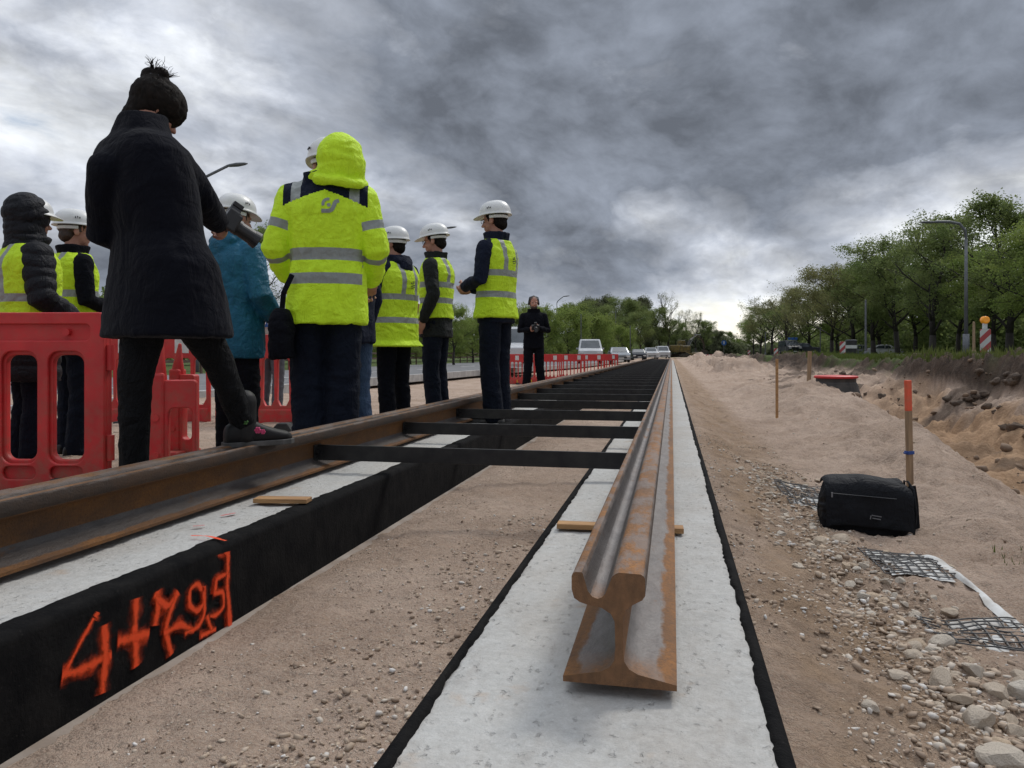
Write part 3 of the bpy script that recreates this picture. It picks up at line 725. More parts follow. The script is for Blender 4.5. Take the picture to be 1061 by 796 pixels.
DEF = dict(hip_L=(-.092, 0, .90), hip_R=(.092, 0, .90), knee_L=(-.105, .015, .48), knee_R=(.105, .015, .48), ankle_L=(-.11, -.02, .085), ankle_R=(.11, -.02, .085),
           sh_L=(-.178, -.005, 1.395), sh_R=(.178, -.005, 1.395), el_L=(-.245, -.03, 1.13), el_R=(.245, -.03, 1.13), wr_L=(-.25, .06, .88), wr_R=(.25, .06, .88))
def hand(g, w, dirv, palm, side, s=1, curl=.5):
    """palm and five fingers; palm = direction the palm faces; side = direction of the thumb"""
    w = Vector(w); d = Vector(dirv).normalized(); n = Vector(palm); n = (n-d*n.dot(d)).normalized(); t = d.cross(n).normalized()
    if t.dot(Vector(side)) < 0: t = -t
    pc = w+d*.045*s
    rot = Matrix((t, n, d)).transposed()
    g.ell(pc, (.042*s, .017*s, .055*s), rot); g.ell(w+d*.07*s, (.038*s, .013*s, .022*s), rot)
    for k, (off, L) in enumerate(((.027, .072), (.009, .080), (-.010, .075), (-.028, .058))):
        p0 = w+d*.075*s+t*off*s; a = curl*(.9+.12*k); pts = [p0-d*.02*s, p0]; ang = 0
        for j, fr in enumerate((.45, .32, .23)):
            ang += a*(.8 if j == 0 else 1.0)
            p0 = p0+(d*math.cos(ang)+n*math.sin(ang))*L*fr*s; pts.append(p0)
        g.tube(pts, [.0095*s, .0095*s, .0088*s, .008*s, .007*s], 8)
    p0 = w+d*.028*s+t*.028*s; q = p0+(d*.5+t*.75+n*.35).normalized()*.035*s; r = q+(d*.8+t*.25+n*.55*(curl+.3)).normalized()*.030*s; u = r+(d*.85+n*.5*(curl+.3)).normalized()*.022*s
    g.tube([w+d*.012*s+t*.012*s, p0, q, r, u], [.013*s, .0125*s, .011*s, .010*s, .008*s], 8)
def rotm(yaw, pitch=0, roll=0):
    return Matrix.Rotation(yaw, 3, 'Z') @ Matrix.Rotation(pitch, 3, 'X') @ Matrix.Rotation(roll, 3, 'Y')

def helmet(root, hc, hr, s):
    n = 40; rings = []
    prof = [(.112, .018, -.004), (.1135, .0, .0), (1.0, 0, 0)]
    def ringat(k, z, brim=0.0, lift=0):
        out = []
        for j in range(n):
            a = 2*math.pi*j/n; ca, sa = math.cos(a), math.sin(a)
            front = max(0, sa)**3; rx = .108*k+.010*brim; ry = .135*k+brim*(.010+.048*front)
            x = rx*ca; y = ry*sa
            rid = .004*math.exp(-(x/.022)**2)*(1 if z > .03 else 0)+.0025*math.exp(-((abs(x)-.055)/.010)**2)*(1 if z > .03 else 0)
            out.append(hc+hr@(Vector((x, y-.008, .055+z+rid-.012*front*brim))*s))
        return out
    rings.append(ringat(.90, -.012, 0)); rings.append(ringat(.965, -.014, .25)); rings.append(ringat(1.0, -.018, 1.0)); rings.append(ringat(1.0, -.013, 1.05)); rings.append(ringat(1.0, -.004, .25)); rings.append(ringat(1.0, .004, 0))
    for i in range(1, 13):
        th = math.pi/2*i/12; k = math.cos(th)**.82 if i < 12 else .02; rings.append(ringat(max(k, .02), .004+.104*math.sin(th)))
    g = Geo(); g.loft(rings); o = g.build('helmet', M['helmet'], root, smooth=True)
    g = Geo()
    for sx in (-1, 1):
        for k in range(3): g.tube([hc+hr@(Vector((sx*(.1105-.0004*k), -.02+.014*k, .085+.004*(k % 2)))*s), hc+hr@(Vector((sx*(.1095-.0004*k), -.02+.014*k, .093+.004*(k % 2)))*s)], .0035*s, 6)
    g.build('vent', M['black_plastic'], o)
    # back strap
    g = Geo(); pts = []
    for k in range(13):
        a = math.pi+math.pi*k/12; pts.append(hc+hr@(Vector((.096*math.cos(a), .115*math.sin(a)-.002, .02))*s))
    g.tube(pts, [(.003, .012)]*13, 8, up=(0, 0, 1)); g.build('strap', M['helmet'], o)
    return o

def person(label, base, phi, H=1.75, J={}, lean=(0, 0), head_yaw=0, head_pitch=0, jacket=None, vest=None, trousers=None, hat=True, hood=None, hair='hair_br', hands=True, shoe='leather',
           curl=(.5, .5), vox=.008, palm=None, glasses=False, group=None, beard=False, headscale=1.0, hoff=(0, 0, 0), boots=None):
    s = H/1.75
    face = cR*math.sin(R(phi))+cF*math.cos(R(phi)); rz = math.atan2(face.y, face.x)-math.pi/2
    root = empty('person', base, rz, label, 'person', group)
    inv = Matrix.Rotation(-rz, 3, 'Z')
    P = {}
    for k, v in DEF.items():
        v = Vector(v)
        if v.z > .9 and k[:2] in ('sh', 'el', 'wr'): v = v+Vector((lean[0], lean[1], 0))*(v.z-.9)
        elif k[:2] in ('wr', 'el'): v = v+Vector((lean[0], lean[1], 0))*.2
        P[k] = v*s
    for k, v in J.items():
        P[k] = inv@(Vector(v[1])-Vector(base)) if v[0] == 'w' else Vector(v)*s
    def sp(x, y, z):                              # point of the leaning torso frame
        l = max(0, z-.9); return Vector((x+lean[0]*l, y+lean[1]*l, z))*s
    pel = (P['hip_L']+P['hip_R'])/2; dp = pel-Vector((0, 0, .90*s)); 
    def tc(z, yo=0):                              # torso centre, follows the pelvis when it is moved
        k = 1-min(1, max(0, (z-.9)/.5)); return sp(0, yo, z)+Vector((dp.x*k, dp.y*k, 0))
    hr = rotm(R(head_yaw), R(head_pitch)); hc = sp(0, .015, 1.635)+Vector(hoff)*s+Vector((0, .03*abs(math.sin(R(head_pitch))), 0)); hs = s*headscale
    # ---- body: one continuous mesh
    g = Geo()
    def H_(x, y, z): return hc+hr@(Vector((x, y, z))*hs)
    g.ell(H_(0, -.012, .030), (.077*hs, .097*hs, .090*hs), hr); g.ell(H_(0, .025, -.035), (.060*hs, .066*hs, .082*hs), hr)
    g.ell(H_(0, .058, -.093), (.030*hs, .026*hs, .024*hs), hr); g.ell(H_(0, .020, -.075), (.052*hs, .055*hs, .035*hs), hr)
    g.tube([H_(0, .084, .006), H_(0, .098, -.018), H_(0, .108, -.034)], [.008*hs, .010*hs, .0135*hs], 8)
    for sx in (-1, 1):
        g.ell(H_(sx*.079, -.006, -.012), (.009*hs, .020*hs, .031*hs), hr); g.ell(H_(sx*.030, .074, .016), (.024*hs, .014*hs, .009*hs), hr); g.ell(H_(sx*.036, .066, -.035), (.022*hs, .018*hs, .02*hs), hr)
        g.ell(H_(sx*.011, .096, -.036), (.009*hs, .010*hs, .008*hs), hr)
    g.ell(H_(0, .083, -.058), (.022*hs, .010*hs, .006*hs), hr); g.ell(H_(0, .081, -.069), (.020*hs, .010*hs, .007*hs), hr)
    g.tube([tc(1.40), sp(0, -.005, 1.50), hc+hr@Vector((0, -.012, -.05))*hs], [.062*s, .055*s, .056*s], 14)
    g.loft([ring(tc(z, y0), (1, 0, 0), (0, 1, 0), rx*s, ry*s) for z, rx, ry, y0 in ((.865, .10, .075, 0), (.92, .145, .10, 0), (1.05, .13, .095, 0), (1.28, .150, .105, 0), (1.40, .15, .085, 0), (1.44, .10, .06, 0))])
    for q in 'LR':
        sh, el, wr, hp, kn, an = (P[k+'_'+q] for k in ('sh', 'el', 'wr', 'hip', 'knee', 'ankle'))
        g.tube([sh, sh.lerp(el, .5), el, el.lerp(wr, .4), wr], [.048*s, .046*s, .038*s, .037*s, .026*s], 12)
        g.tube([hp, hp.lerp(kn, .5), kn, kn.lerp(an, .35), an], [.08*s, .072*s, .052*s, .052*s, .036*s], 12)
        sx = -1 if q == 'L' else 1
        if hands:
            dv = (wr-el).normalized()
            pn = Vector((-sx, 0, 0)) if palm is None else Vector(palm[0 if q == 'L' else 1])
            th = Vector((0, 1, 0)) if palm is None else Vector((0, 0, 1)) if abs(dv.z) < .8 else Vector((0, 1, 0))
            hand(g, wr, dv, pn, th, s*1.02, curl[0 if q == 'L' else 1])
        g.tube([an, an+Vector((0, .03, -.045))*s, an+Vector((0, .12, -.06))*s], [.036*s, .03*s, .022*s], 10)
    body = remesh(g, 'body', .0065, 3, M['skin'], root)
    for sx in (-1, 1):
        g = Geo(); g.ell(H_(sx*.031, .0765, -.004), (.0125*hs, .008*hs, .0065*hs), hr); g.build('eye', M['eye_white'], body, smooth=True)
    # ---- hair
    if hair:
        g = Geo(); g.ell(H_(0, -.020, .036), (.083*hs, .099*hs, .092*hs), hr)
        g.ell(H_(0, -.055, -.03), (.068*hs, .055*hs, .055*hs), hr)
        g.tube([H_(-.075, .012, .02), H_(-.078, .010, -.01)], .009*hs, 8); g.tube([H_(.075, .012, .02), H_(.078, .010, -.01)], .009*hs, 8)
        remesh(g, 'hair', .006, 2, M[hair], root, lambda c, n: .004*fbm(c*np.array((90, 90, 30)), 2, 4))
    if beard:
        g = Geo(); g.ell(H_(0, .032, -.078), (.060*hs, .062*hs, .045*hs), hr); remesh(g, 'beard', .006, 1, M[hair], root, lambda c, n: .002*fbm(c*90, 2, 4))
    if glasses:
        g = Geo()
        for sx in (-1, 1):
            pts = [H_(sx*.033+.022*math.cos(a), .098-.004*abs(math.cos(a)), -.003+.016*math.sin(a)) for a in [2*math.pi*k/14 for k in range(15)]]; g.tube(pts, .002*hs, 6)
            g.tube([H_(sx*.055, .094, .002), H_(sx*.078, .06, .006), H_(sx*.083, -.005, .004)], .002*hs, 6)
        g.tube([H_(-.011, .099, 0), H_(.011, .099, 0)], .002*hs, 6); g.build('glasses', M['black_plastic'], root)
    if hat: helmet(root, hc, hr, hs)
    # ---- trousers
    tr = dict(mat='navy2', hem=.045, thigh=.098, knee=.078, ankle=.072, fold=.007); tr.update(trousers or {})
    g = Geo()
    g.loft([ring(tc(z), (1, 0, 0), (0, 1, 0), rx*s, ry*s) for z, rx, ry in ((.80, .12, .10), (.88, .172, .118), (.96, .168, .115), (1.04, .150, .10))])
    for q in 'LR':
        hp, kn, an = P['hip_'+q], P['knee_'+q], P['ankle_'+q]; end = an+(an-kn).normalized()*(.085-tr['hem'])*s
        g.tube([hp+Vector((0, 0, -.01)), hp.lerp(kn, .4), kn, kn.lerp(an, .4), end], [tr['thigh']*s, tr['thigh']*.93*s, tr['knee']*s, (tr['knee']+tr['ankle'])/2*s, tr['ankle']*s], 16, up=(1, 0, 0), cap=True)
    remesh(g, 'trousers', vox*1.3, 4, M[tr['mat']], root, folds(tr['fold'], (7, 7, 9), int(H*1000)))
    # ---- shoes
    for q in 'LR':
        kn, an = P['knee_'+q], P['ankle_'+q]; sole = an-Vector((0, 0, .085*s)); yw = R(14) if q == 'L' else -R(14)
        m3 = Matrix.Rotation(yw, 3, 'Z'); rings = []; sr = []
        for y_, w_, h_ in ((-.085, .012, .05), (-.078, .030, .08), (-.04, .038, .105), (.0, .037, .115), (.04, .038, .10), (.09, .044, .075), (.14, .048, .058), (.18, .042, .048), (.205, .022, .035), (.212, .006, .02)):
            c = sole+m3@Vector((0, y_*s, h_*s/2+.008)); rings.append(ring(c, m3@Vector((1, 0, 0)), (0, 0, 1), w_*s*1.05, h_*s/2, 16, 2.6))
        g = Geo(); g.loft(rings)
        sh_o = remesh(g, 'shoe', .007, 2, M[shoe], root)
        g = Geo(); out = []
        for y_, w_ in ((-.09, .018), (-.08, .034), (-.04, .041), (.0, .039), (.05, .042), (.1, .050), (.15, .052), (.19, .044), (.215, .022)): out.append((y_, w_))
        poly = [m3@Vector((w_*s*1.05, y_*s, 0)) for y_, w_ in out]+[m3@Vector((-w_*s*1.05, y_*s, 0)) for y_, w_ in reversed(out)]
        g.loft([[sole+p_ for p_ in poly], [sole+p_*1.0+Vector((0, 0, .022*s)) for p_ in poly]]); g.build('sole', M['sole'], sh_o, bevel=.003)
    # ---- jacket
    jk = dict(mat='black_cloth', hem=.76, bulk=1.0, flare=0, fold=.008, collar=.03, collar_h=.03, sl=1.0, puff=False, mats=None, back=0)
    jk.update(jacket or {}); B = jk['bulk']
    secs = [(jk['hem'], .178+jk['flare'], .125+jk['flare']*.75, 0), (jk['hem']+.05, .180+jk['flare']*.85, .127+jk['flare']*.65, 0), (.95, .178+jk['flare']*.35, .125+jk['flare']*.25, 0), (1.06, .168, .118, 0), (1.20, .180, .128, -.003), (1.32, .192, .130, -.008), (1.38, .190, .117, -.010), (1.425, .165, .100, -.008), (1.462, .112, .082, -.003), (1.50+jk['collar_h'], .074+jk['collar'], .074+jk['collar'], .0)]
    secs = [q for q in secs if q[0] >= jk['hem']]
    def torso(g, dx=0, top=None, lo=None, hems=None):
        rr = []
        for z, rx, ry, yo in secs:
            if lo is not None and z < lo: continue
            if top is not None and z > top: continue
            rr.append(ring(tc(z, yo), (1, 0, 0), (0, 1, 0), (rx*B+dx)*s, (ry*B*1.02+dx)*s, 32, 2.35))
        g.loft(rr)
    g = Geo(); torso(g)
    arms = {}
    for q in 'LR':
        sh, el, wr = P['sh_'+q], P['el_'+q], P['wr_'+q]; k = jk['sl']*s*(.5+.5*B); e2 = wr-(wr-el).normalized()*.012
        g.tube([sh+(sh-el).normalized()*.0, sh.lerp(el, .5), el, el.lerp(wr, .5), e2], [.070*k, .064*k, .058*k, .053*k, .044*k], 16)
        g.ell(sh+Vector((0, 0, -.008)), (.066*k, .066*k, .062*k)); g.tube([sh.lerp(tc(1.47, -.01), .95), sh], [.035*k, .062*k], 14); arms[q] = [sh, el, wr]
    if hood == 'down':
        g.ell(tc(1.475, -.085), (.125*s, .062*s, .055*s)); g.ell(tc(1.43, -.12), (.085*s, .045*s, .07*s))
    def dispf(co, no):
        if not jk['puff']: return folds(jk['fold'], jk.get('fs', (7, 7, 5)), int(H*977) % 97)(co, no)
        out = np.zeros(len(co)); dL, tL = seg_param(co, arms['L']); dR, tR = seg_param(co, arms['R'])
        t = np.where(np.minimum(dL, dR) < .085, np.where(dL < dR, tL, tR), co[:, 2]*1.0)
        t = t+fbm(co*8, 2, 5)*.012
        return .011*np.sqrt(np.abs(np.sin(math.pi*t/.085)))-.003+.003*fbm(co*25, 2, 8)
    mats = [M[x] for x in (jk['mats'] or [jk['mat']])]
    jo = remesh(g, jk.get('name', 'jacket'), vox, 4, mats, root, dispf)
    # ---- vest
    vo_ = None
    if vest:
        v = dict(hem=.80, bands=(1.13, .98), bw=.05, dx=.016, flare=.0, hb=True); v.update(vest)
        g = Geo(); rr = []
        for z, rx, ry, yo in [(v['hem'], .182+v['flare'], .13+v['flare'], 0)]+[q for q in secs if q[0] > v['hem']+.03 and q[0] < 1.46]+[(1.468, .118, .085, -.004)]:
            rr.append(ring(tc(z, yo), (1, 0, 0), (0, 1, 0), (rx*B+v['dx']+(.006 if z < 1.2 else 0))*s, (ry*B*1.02+v['dx'])*s, 36, 2.3))
        g.loft(rr)
        vo_ = remesh(g, 'vest', vox, 2, [M['hivis_o'], M['retro']], root, folds(.007, (7, 7, 9), int(H*313) % 89, .2))
        pl = []; bw = v['bw']*s
        for z in v['bands']: pl += [((0, 0, z*s), (0, 0, 1)), ((0, 0, z*s+bw), (0, 0, 1))]
        for x in (-.085, .085): pl += [((x*s-.024*s, 0, 0), (1, 0, 0)), ((x*s+.024*s, 0, 0), (1, 0, 0))]
        lx, ly = lean
        def pick(c, n):
            o_ = np.zeros(len(c))
            for z in v['bands']: o_[(c[:, 2] > z*s) & (c[:, 2] < z*s+bw)] = 1
            x = c[:, 0]
            for xx in (-.085, .085): o_[(np.abs(x-xx*s) < .024*s) & (c[:, 2] > v['bands'][0]*s)] = 1
            return o_
        bands(vo_, pl, pick)
        # raised reflective hem edge is part of the vest; small print on the back
    if hood == 'up':
        g = Geo(); g.ell(H_(0, -.03, .045), (.125*hs, .135*hs, .135*hs), hr); g.ell(H_(0, -.045, -.06), (.115*hs, .11*hs, .10*hs), hr); g.tube([tc(1.45, -.02), H_(0, -.03, -.06)], [.12*s, .105*s], 20)
        def dh(co, no):
            if jk['puff']: return .008*np.sqrt(np.abs(np.sin(math.pi*(co[:, 2]-.4*co[:, 1])/.075)))
            return folds(.012, (9, 9, 9), 17)(co, no)
        remesh(g, 'hood', vox, 3, M[jk.get('hoodmat', jk['mat'])], root, dh)
    root['_'] = 0; del root['_']
    return dict(root=root, P=P, jacket=jo, vest=vo_, body=body, s=s, tc=tc, hc=hc, hr=hr, sp=sp, inv=inv, rz=rz, H_=H_)
def stroke_on(pr, target, strokes, center, size, width, mat, name, nd=(0, -1, 0)):
    """flat emblem strokes laid on the back of a garment (local frame: x right, z up, seen from behind x is mirrored)"""
    bm = bmesh.new(); bm.from_mesh(target.data); tree = BVHTree.FromBMesh(bm); bm.free()
    def to3(q, si):
        o_ = Vector((center[0]+q.x*size, -1.0, center[1]+q.y*size)); h = tree.ray_cast(o_, Vector((0, 1, 0)))
        y = h[0].y-.0035 if h[0] else -.13
        return (o_.x, y, o_.z)
    V = []; F_ = []
    for si, (st, w_) in enumerate(strokes):
        P_ = [Vector((*p, 0)) for p in st]; Q = []
        for i in range(len(P_)-1):
            n = 5
            for k in range(n): Q.append(P_[i].lerp(P_[i+1], k/n))
        Q.append(P_[-1]); b0 = len(V)
        for _ in range(2): Q = [Q[0]]+[(Q[i-1]+Q[i]*2+Q[i+1])/4 for i in range(1, len(Q)-1)]+[Q[-1]]
        for i, q in enumerate(Q):
            t = (Q[min(i+1, len(Q)-1)]-Q[max(i-1, 0)]).normalized(); nn = Vector((-t.y, t.x, 0))
            for k in (-1, 0, 1): V.append(to3(q+nn*k*w_/2, si))
        for i in range(len(Q)-1):
            for k in (0, 1): a = b0+3*i+k; F_.append((a, a+1, a+4, a+3))
    me = bpy.data.meshes.new(name); me.from_pydata(V, [], F_); me.materials.append(mat)
    o = bpy.data.objects.new(name, me); COL.objects.link(o); o.parent = target; return o
def circ(cx, cy, r, a0=0, a1=360, n=12): return [(cx+r*math.cos(R(a0+(a1-a0)*k/n)), cy+r*math.sin(R(a0+(a1-a0)*k/n))) for k in range(n+1)]
EMB = [(circ(.02, .12, .40, 80, 200), .22), ([(-.5, -.42), (.05, -.42), (.30, -.30), (.42, 0), (.52, .33), (.80, .42)], .30), (circ(.05, .05, .07), .16)]

def ground_at(px, d):
    p = W(px, HY, d); return p
def base_at(px, d, z=None):
    p = W(px, HY, d); return (p.x, p.y, hz(p.x, p.y) if z is None else z)

# 1 woman in the long black coat, one boot up on the rail
b1 = W(138, HY, 2.66); b1 = (b1.x, b1.y, .0)
footR = W(247, HY, 2.93); footR.x = LX+.02
H1 = 1.60; s1 = H1/1.75
J1 = dict(ankle_L=('w', Vector(b1)+Vector((0, 0, .085*s1))), knee_L=('w', W(140, 392, 2.62)), hip_L=('w', W(154, 316, 2.66)), hip_R=('w', W(192, 318, 2.72)),
          knee_R=('w', W(226, 374, 2.80)), ankle_R=('w', Vector((footR.x, footR.y, .192+.085*s1))),
          sh_L=('w', W(114, 176, 2.60)), sh_R=('w', W(177, 166, 2.68)), el_L=('w', W(106, 240, 2.68)), wr_L=('w', W(175, 262, 2.98)), el_R=('w', W(210, 208, 2.82)), wr_R=('w', W(226, 232, 2.98)))
p1 = person('woman in long black coat with hair bun, one boot on the rail, holding a camera', b1, 36, H1, J1, lean=(-.07, .10), head_yaw=-16, head_pitch=-34, headscale=.86, hoff=(-.015, .028, -.045), hands=True, hat=False, hair=None,
            jacket=dict(mat='coat', hem=.665, bulk=1.17, flare=.065, fold=.005, collar=-.004, collar_h=.045, name='coat', sl=1.02), trousers=dict(mat='legging', thigh=.085, knee=.062, ankle=.050, hem=.10, fold=.004), shoe='leather', curl=(.9, .9), vox=.0075)
def hair_woman(p):
    H_ = p['H_']; hr = p['hr']; g = Geo()
    g.ell(H_(0, -.018, .034), (.081, .104, .090), hr); g.ell(H_(0, -.052, -.03), (.062, .055, .06), hr); g.ell(H_(0, -.06, .075), (.055, .06, .06), hr)
    g.ell(H_(0, -.06, -.085), (.048, .042, .05), hr); g.ell(H_(-.022, -.105, .118), (.038, .038, .032), hr); g.ell(H_(.012, -.085, .145), (.030, .026, .026), hr); g.ell(H_(-.045, -.115, .105), (.024, .024, .024), hr)
    h = remesh(g, 'hair', .006, 1, M['hair'], p['root'], lambda c, n: .004*(1-2*np.abs(fbm(c*np.array((70, 70, 22)), 3, 4))))
    g = Geo(); rr = random.Random(3)
    for k in range(46):
        a = rr.uniform(0, 6.28); b = H_(0+.035*math.cos(a), -.09+.035*math.sin(a), .145); pts = [b]
        d = Vector((math.cos(a)*.5+.25, math.sin(a)*.4, rr.uniform(.5, 1.3))).normalized()
        for j in range(4): pts.append(pts[-1]+d*rr.uniform(.008, .017)); d = (d+Vector((rr.uniform(-.4, .6), rr.uniform(-.4, .4), rr.uniform(-.45, .05)))).normalized()
        g.tube(pts, [.0016, .0014, .0011, .0008, .0005], 4)
    for k in range(40):
        a = rr.uniform(-2.6, .4); b = H_(.085*math.cos(a), .1*math.sin(a)-.02, rr.uniform(.02, .09)); d = (b-p['hc']).normalized(); pts = [b-d*.01, b+d*.008, b+d*.014+Vector((0, 0, rr.uniform(-.02, .012)))]
        g.tube(pts, [.0010, .0009, .0005], 4)
    g.build('loose_strands', M['hair'], h)
    g = Geo()
    g.tube([H_(-.05, -.095, .095), H_(-.02, -.125, .10), H_(.02, -.12, .11), H_(.045, -.09, .12)], .005, 6); g.build('hair_clip', M['black_plastic'], h)
hair_woman(p1)
# embroidered flowers on the boot that is on the rail
def boot_flowers(p):
    s = p['s']; an = p['P']['ankle_R']; r0 = p['root']
    g = Geo(); g.tube([an+Vector((0, 0, .10)), an+Vector((0, .0, .02)), an+Vector((0, .0, -.04))], [.047, .046, .045], 16); o = remesh(g, 'boot_shaft', .007, 1, M['leather'], r0)
    right = p['inv']@(-cF)
    for k, (dx, dz, mat, rad) in enumerate(((.00, .075, 'flower_red', .013), (.006, .058, 'flower_red', .010), (.0, .035, 'leaf_emb', .013), (.02, .022, 'leaf_emb', .011), (-.015, .028, 'leaf_emb', .009), (.065, -.012, 'flower_pink', .012), (.085, -.018, 'flower_pink', .009))):
        ax = p['inv']@cR
        c = an+ax*dx+right*(.045 if dz > 0 else .036)+Vector((0, 0, dz)); g = Geo()
        for j in range(6):
            a = j*1.047; g.ell(c+ax*(rad*.7*math.cos(a))+Vector((0, 0, rad*.7*math.sin(a))), (rad*.45, rad*.45, rad*.45), None, nu=8, nv=5)
        g.ell(c+right*.003, (rad*.4,)*3, None, nu=8, nv=5)
        g.build('embroidered_flower', M[mat], o, smooth=True)
boot_flowers(p1)
# camera in her hands
def photo_camera(loc, dirv, s, label, up=(0, 0, 1)):
    d = Vector(dirv).normalized(); q = d.to_track_quat('Y', 'Z'); root = empty('photo_camera', loc, 0, label, 'camera'); root.rotation_euler = q.to_euler()
    g = Geo(); g.box((0, 0, 0), (.14*s, .055*s, .095*s)); g.box((.055*s, .018*s, -.005*s), (.032*s, .05*s, .09*s)); g.build('camera_body', M['black_plastic'], root, bevel=.008*s)
    g = Geo(); g.box((0, 0, .058*s), (.06*s, .06*s, .035*s), taper=(.6, .8)); g.build('viewfinder', M['black_plastic'], root, bevel=.004*s)
    g = Geo(); g.cyl((0, .02*s, 0), (0, .06*s, 0), .036*s, .038*s, 24); g.cyl((0, .06*s, 0), (0, .13*s, 0), .034*s, .036*s, 24); g.cyl((0, .13*s, 0), (0, .16*s, 0), .038*s, .042*s, 24); l = g.build('lens', M['black_plastic'], root, smooth=False)
    g = Geo(); g.cyl((0, .150*s, 0), (0, .163*s, 0), .034*s, .034*s, 24); g.build('front_glass', M['glass'], l)
    g = Geo(); g.box((0, 0, .085*s), (.045*s, .05*s, .022*s)); g.build('hot_shoe_unit', M['black_plastic'], root, bevel=.003*s)
    return root
photo_camera(W(236, 229, 3.02), cR*.75+cF*.5-Vector((0, 0, .55)), .86, 'black camera with lens held up by the woman in the black coat')

# 2 man in the hi-vis waterproof, hood up
H2 = 1.80
b2 = W(339, HY, 4.28); b2 = (b2.x, b2.y, 0.0)
p2 = person('man in yellow hi-vis jacket with navy shoulders and grey emblem, hood up', b2, -8, H2,
            dict(el_L=(-.272, -.03, 1.11), wr_L=(-.235, .15, .98), el_R=(.268, -.03, 1.11), wr_R=(.235, .16, .96), sh_L=(-.190, -.005, 1.395), sh_R=(.190, -.005, 1.395), ankle_L=(-.095, -.02, .085), ankle_R=(.075, -.02, .085), knee_R=(.088, .0, .48)),
            head_yaw=28, hoff=(0, .01, -.065), hat=True, hair='hair_br', jacket=dict(mat='hivis', mats=['hivis', 'navy', 'retro'], hem=.70, bulk=1.15, flare=.012, fold=.011, fs=(9, 9, 4), sl=1.14, collar=.035, collar_h=.02),
            trousers=dict(mat='navy2', thigh=.108, knee=.095, ankle=.090, hem=.02, fold=.009), vox=.008, palm=((0, 0, -1), (0, 0, -1)))
s2 = p2['s']
def paint_p2():
    pl = []
    tb = [(1.04, 1.105), (.912, .971)]
    for a, b in tb: pl += [((0, 0, a*s2), (0, 0, 1)), ((0, 0, b*s2), (0, 0, 1))]
    arms = {q: [p2['P'][k+'_'+q] for k in ('sh', 'el', 'wr')] for q in 'LR'}
    sb = [(.150, .200), (.325, .365)]
    for q in 'LR':
        sh, el, wr = arms[q]; L = (el-sh).length
        for a in (.150, .200): pl.append((sh+(el-sh).normalized()*a, (el-sh).normalized()))
        for a in (.325, .365): pl.append((el+(wr-el).normalized()*(a-L), (wr-el).normalized()))
    # yoke
    pl += [((.225*s2, 0, 0), (1, 0, 0)), ((-.225*s2, 0, 0), (1, 0, 0)), ((0, 0, 1.30*s2), (0, 0, 1)), ((0, 0, 1.375*s2), (.42, 0, 1)), ((0, 0, 1.375*s2), (-.42, 0, 1))]
    for x in (-.155, .155): pl += [(((x-.026)*s2, 0, 0), (1, 0, 0)), (((x+.026)*s2, 0, 0), (1, 0, 0))]
    def pick(c, n):
        o = np.zeros(len(c)); dL, tL = seg_param(c, arms['L']); dR, tR = seg_param(c, arms['R'])
        onarm = (np.abs(c[:, 0]) > .205*s2)
        t = np.where(c[:, 0] < 0, tL, tR)
        for a, b in tb: o[(c[:, 2] > a*s2) & (c[:, 2] < b*s2) & (np.abs(c[:, 0]) < .2)] = 2
        for a, b in sb: o[(t > a) & (t < b) & (np.minimum(dL, dR) < .115) & (np.abs(c[:, 0]) > .2)] = 2
        yoke = (c[:, 2]+.42*np.abs(c[:, 0])*1.0 > 1.375*s2+.0) & (c[:, 2] > 1.345*s2) & (np.abs(c[:, 0]) < .262)
        yoke = (c[:, 2] > 1.415*s2-.36*np.abs(c[:, 0])) & (c[:, 2] > 1.30*s2) & (np.abs(c[:, 0]) < .225*s2)
        o[yoke] = 1
        for x in (-.155, .155): o[yoke & (np.abs(c[:, 0]-x*s2) < .026*s2)] = 2
        return o
    bands(p2['jacket'], pl, pick)
    stroke_on(p2, p2['jacket'], EMB, (.022, 1.325*s2), .072, 1, M['retro'], 'emblem')
    # hood over the helmet
    H_ = p2['H_']; hr = p2['hr']; g = Geo(); rings = []
    hc = p2['hc']
    # hood as a thick shell: back and sides, leaving the face open
    for i in range(13):
        th = -100+i*16.5      # sweep from back-of-neck over the crown to the brow
        a = R(th); 
        cy, cz = -.02-.150*math.cos(a), .03+.170*math.sin(a)
        rings.append((cy, cz))
    outer = []; 
    g.ell(H_(.03, -.105, .045), (.138, .118, .135), hr); g.ell(H_(.035, -.10, -.045), (.142, .110, .10), hr); g.ell(H_(.04, -.125, .0), (.130, .10, .13), hr)
    g.ell(p2['tc'](1.50, -.05), (.125, .085, .05)); g.ell(H_(-.02, .02, -.10), (.115, .11, .07), hr)
    g.tube([H_(-.11, -.12, -.10), H_(-.03, -.205, -.115), H_(.09, -.205, -.115), H_(.17, -.10, -.09)], [.026]*4, 10)
    o = remesh(g, 'hood', .008, 3, M['hivis'], p2['root'], folds(.009, (6, 6, 9), 17, .2))
    g = Geo(); g.box(H_(-.02, .115, -.085), (.10, .07, .10), rot=hr); remesh(g, 'chin_flap', .008, 3, M['hivis'], p2['root'])
paint_p2()
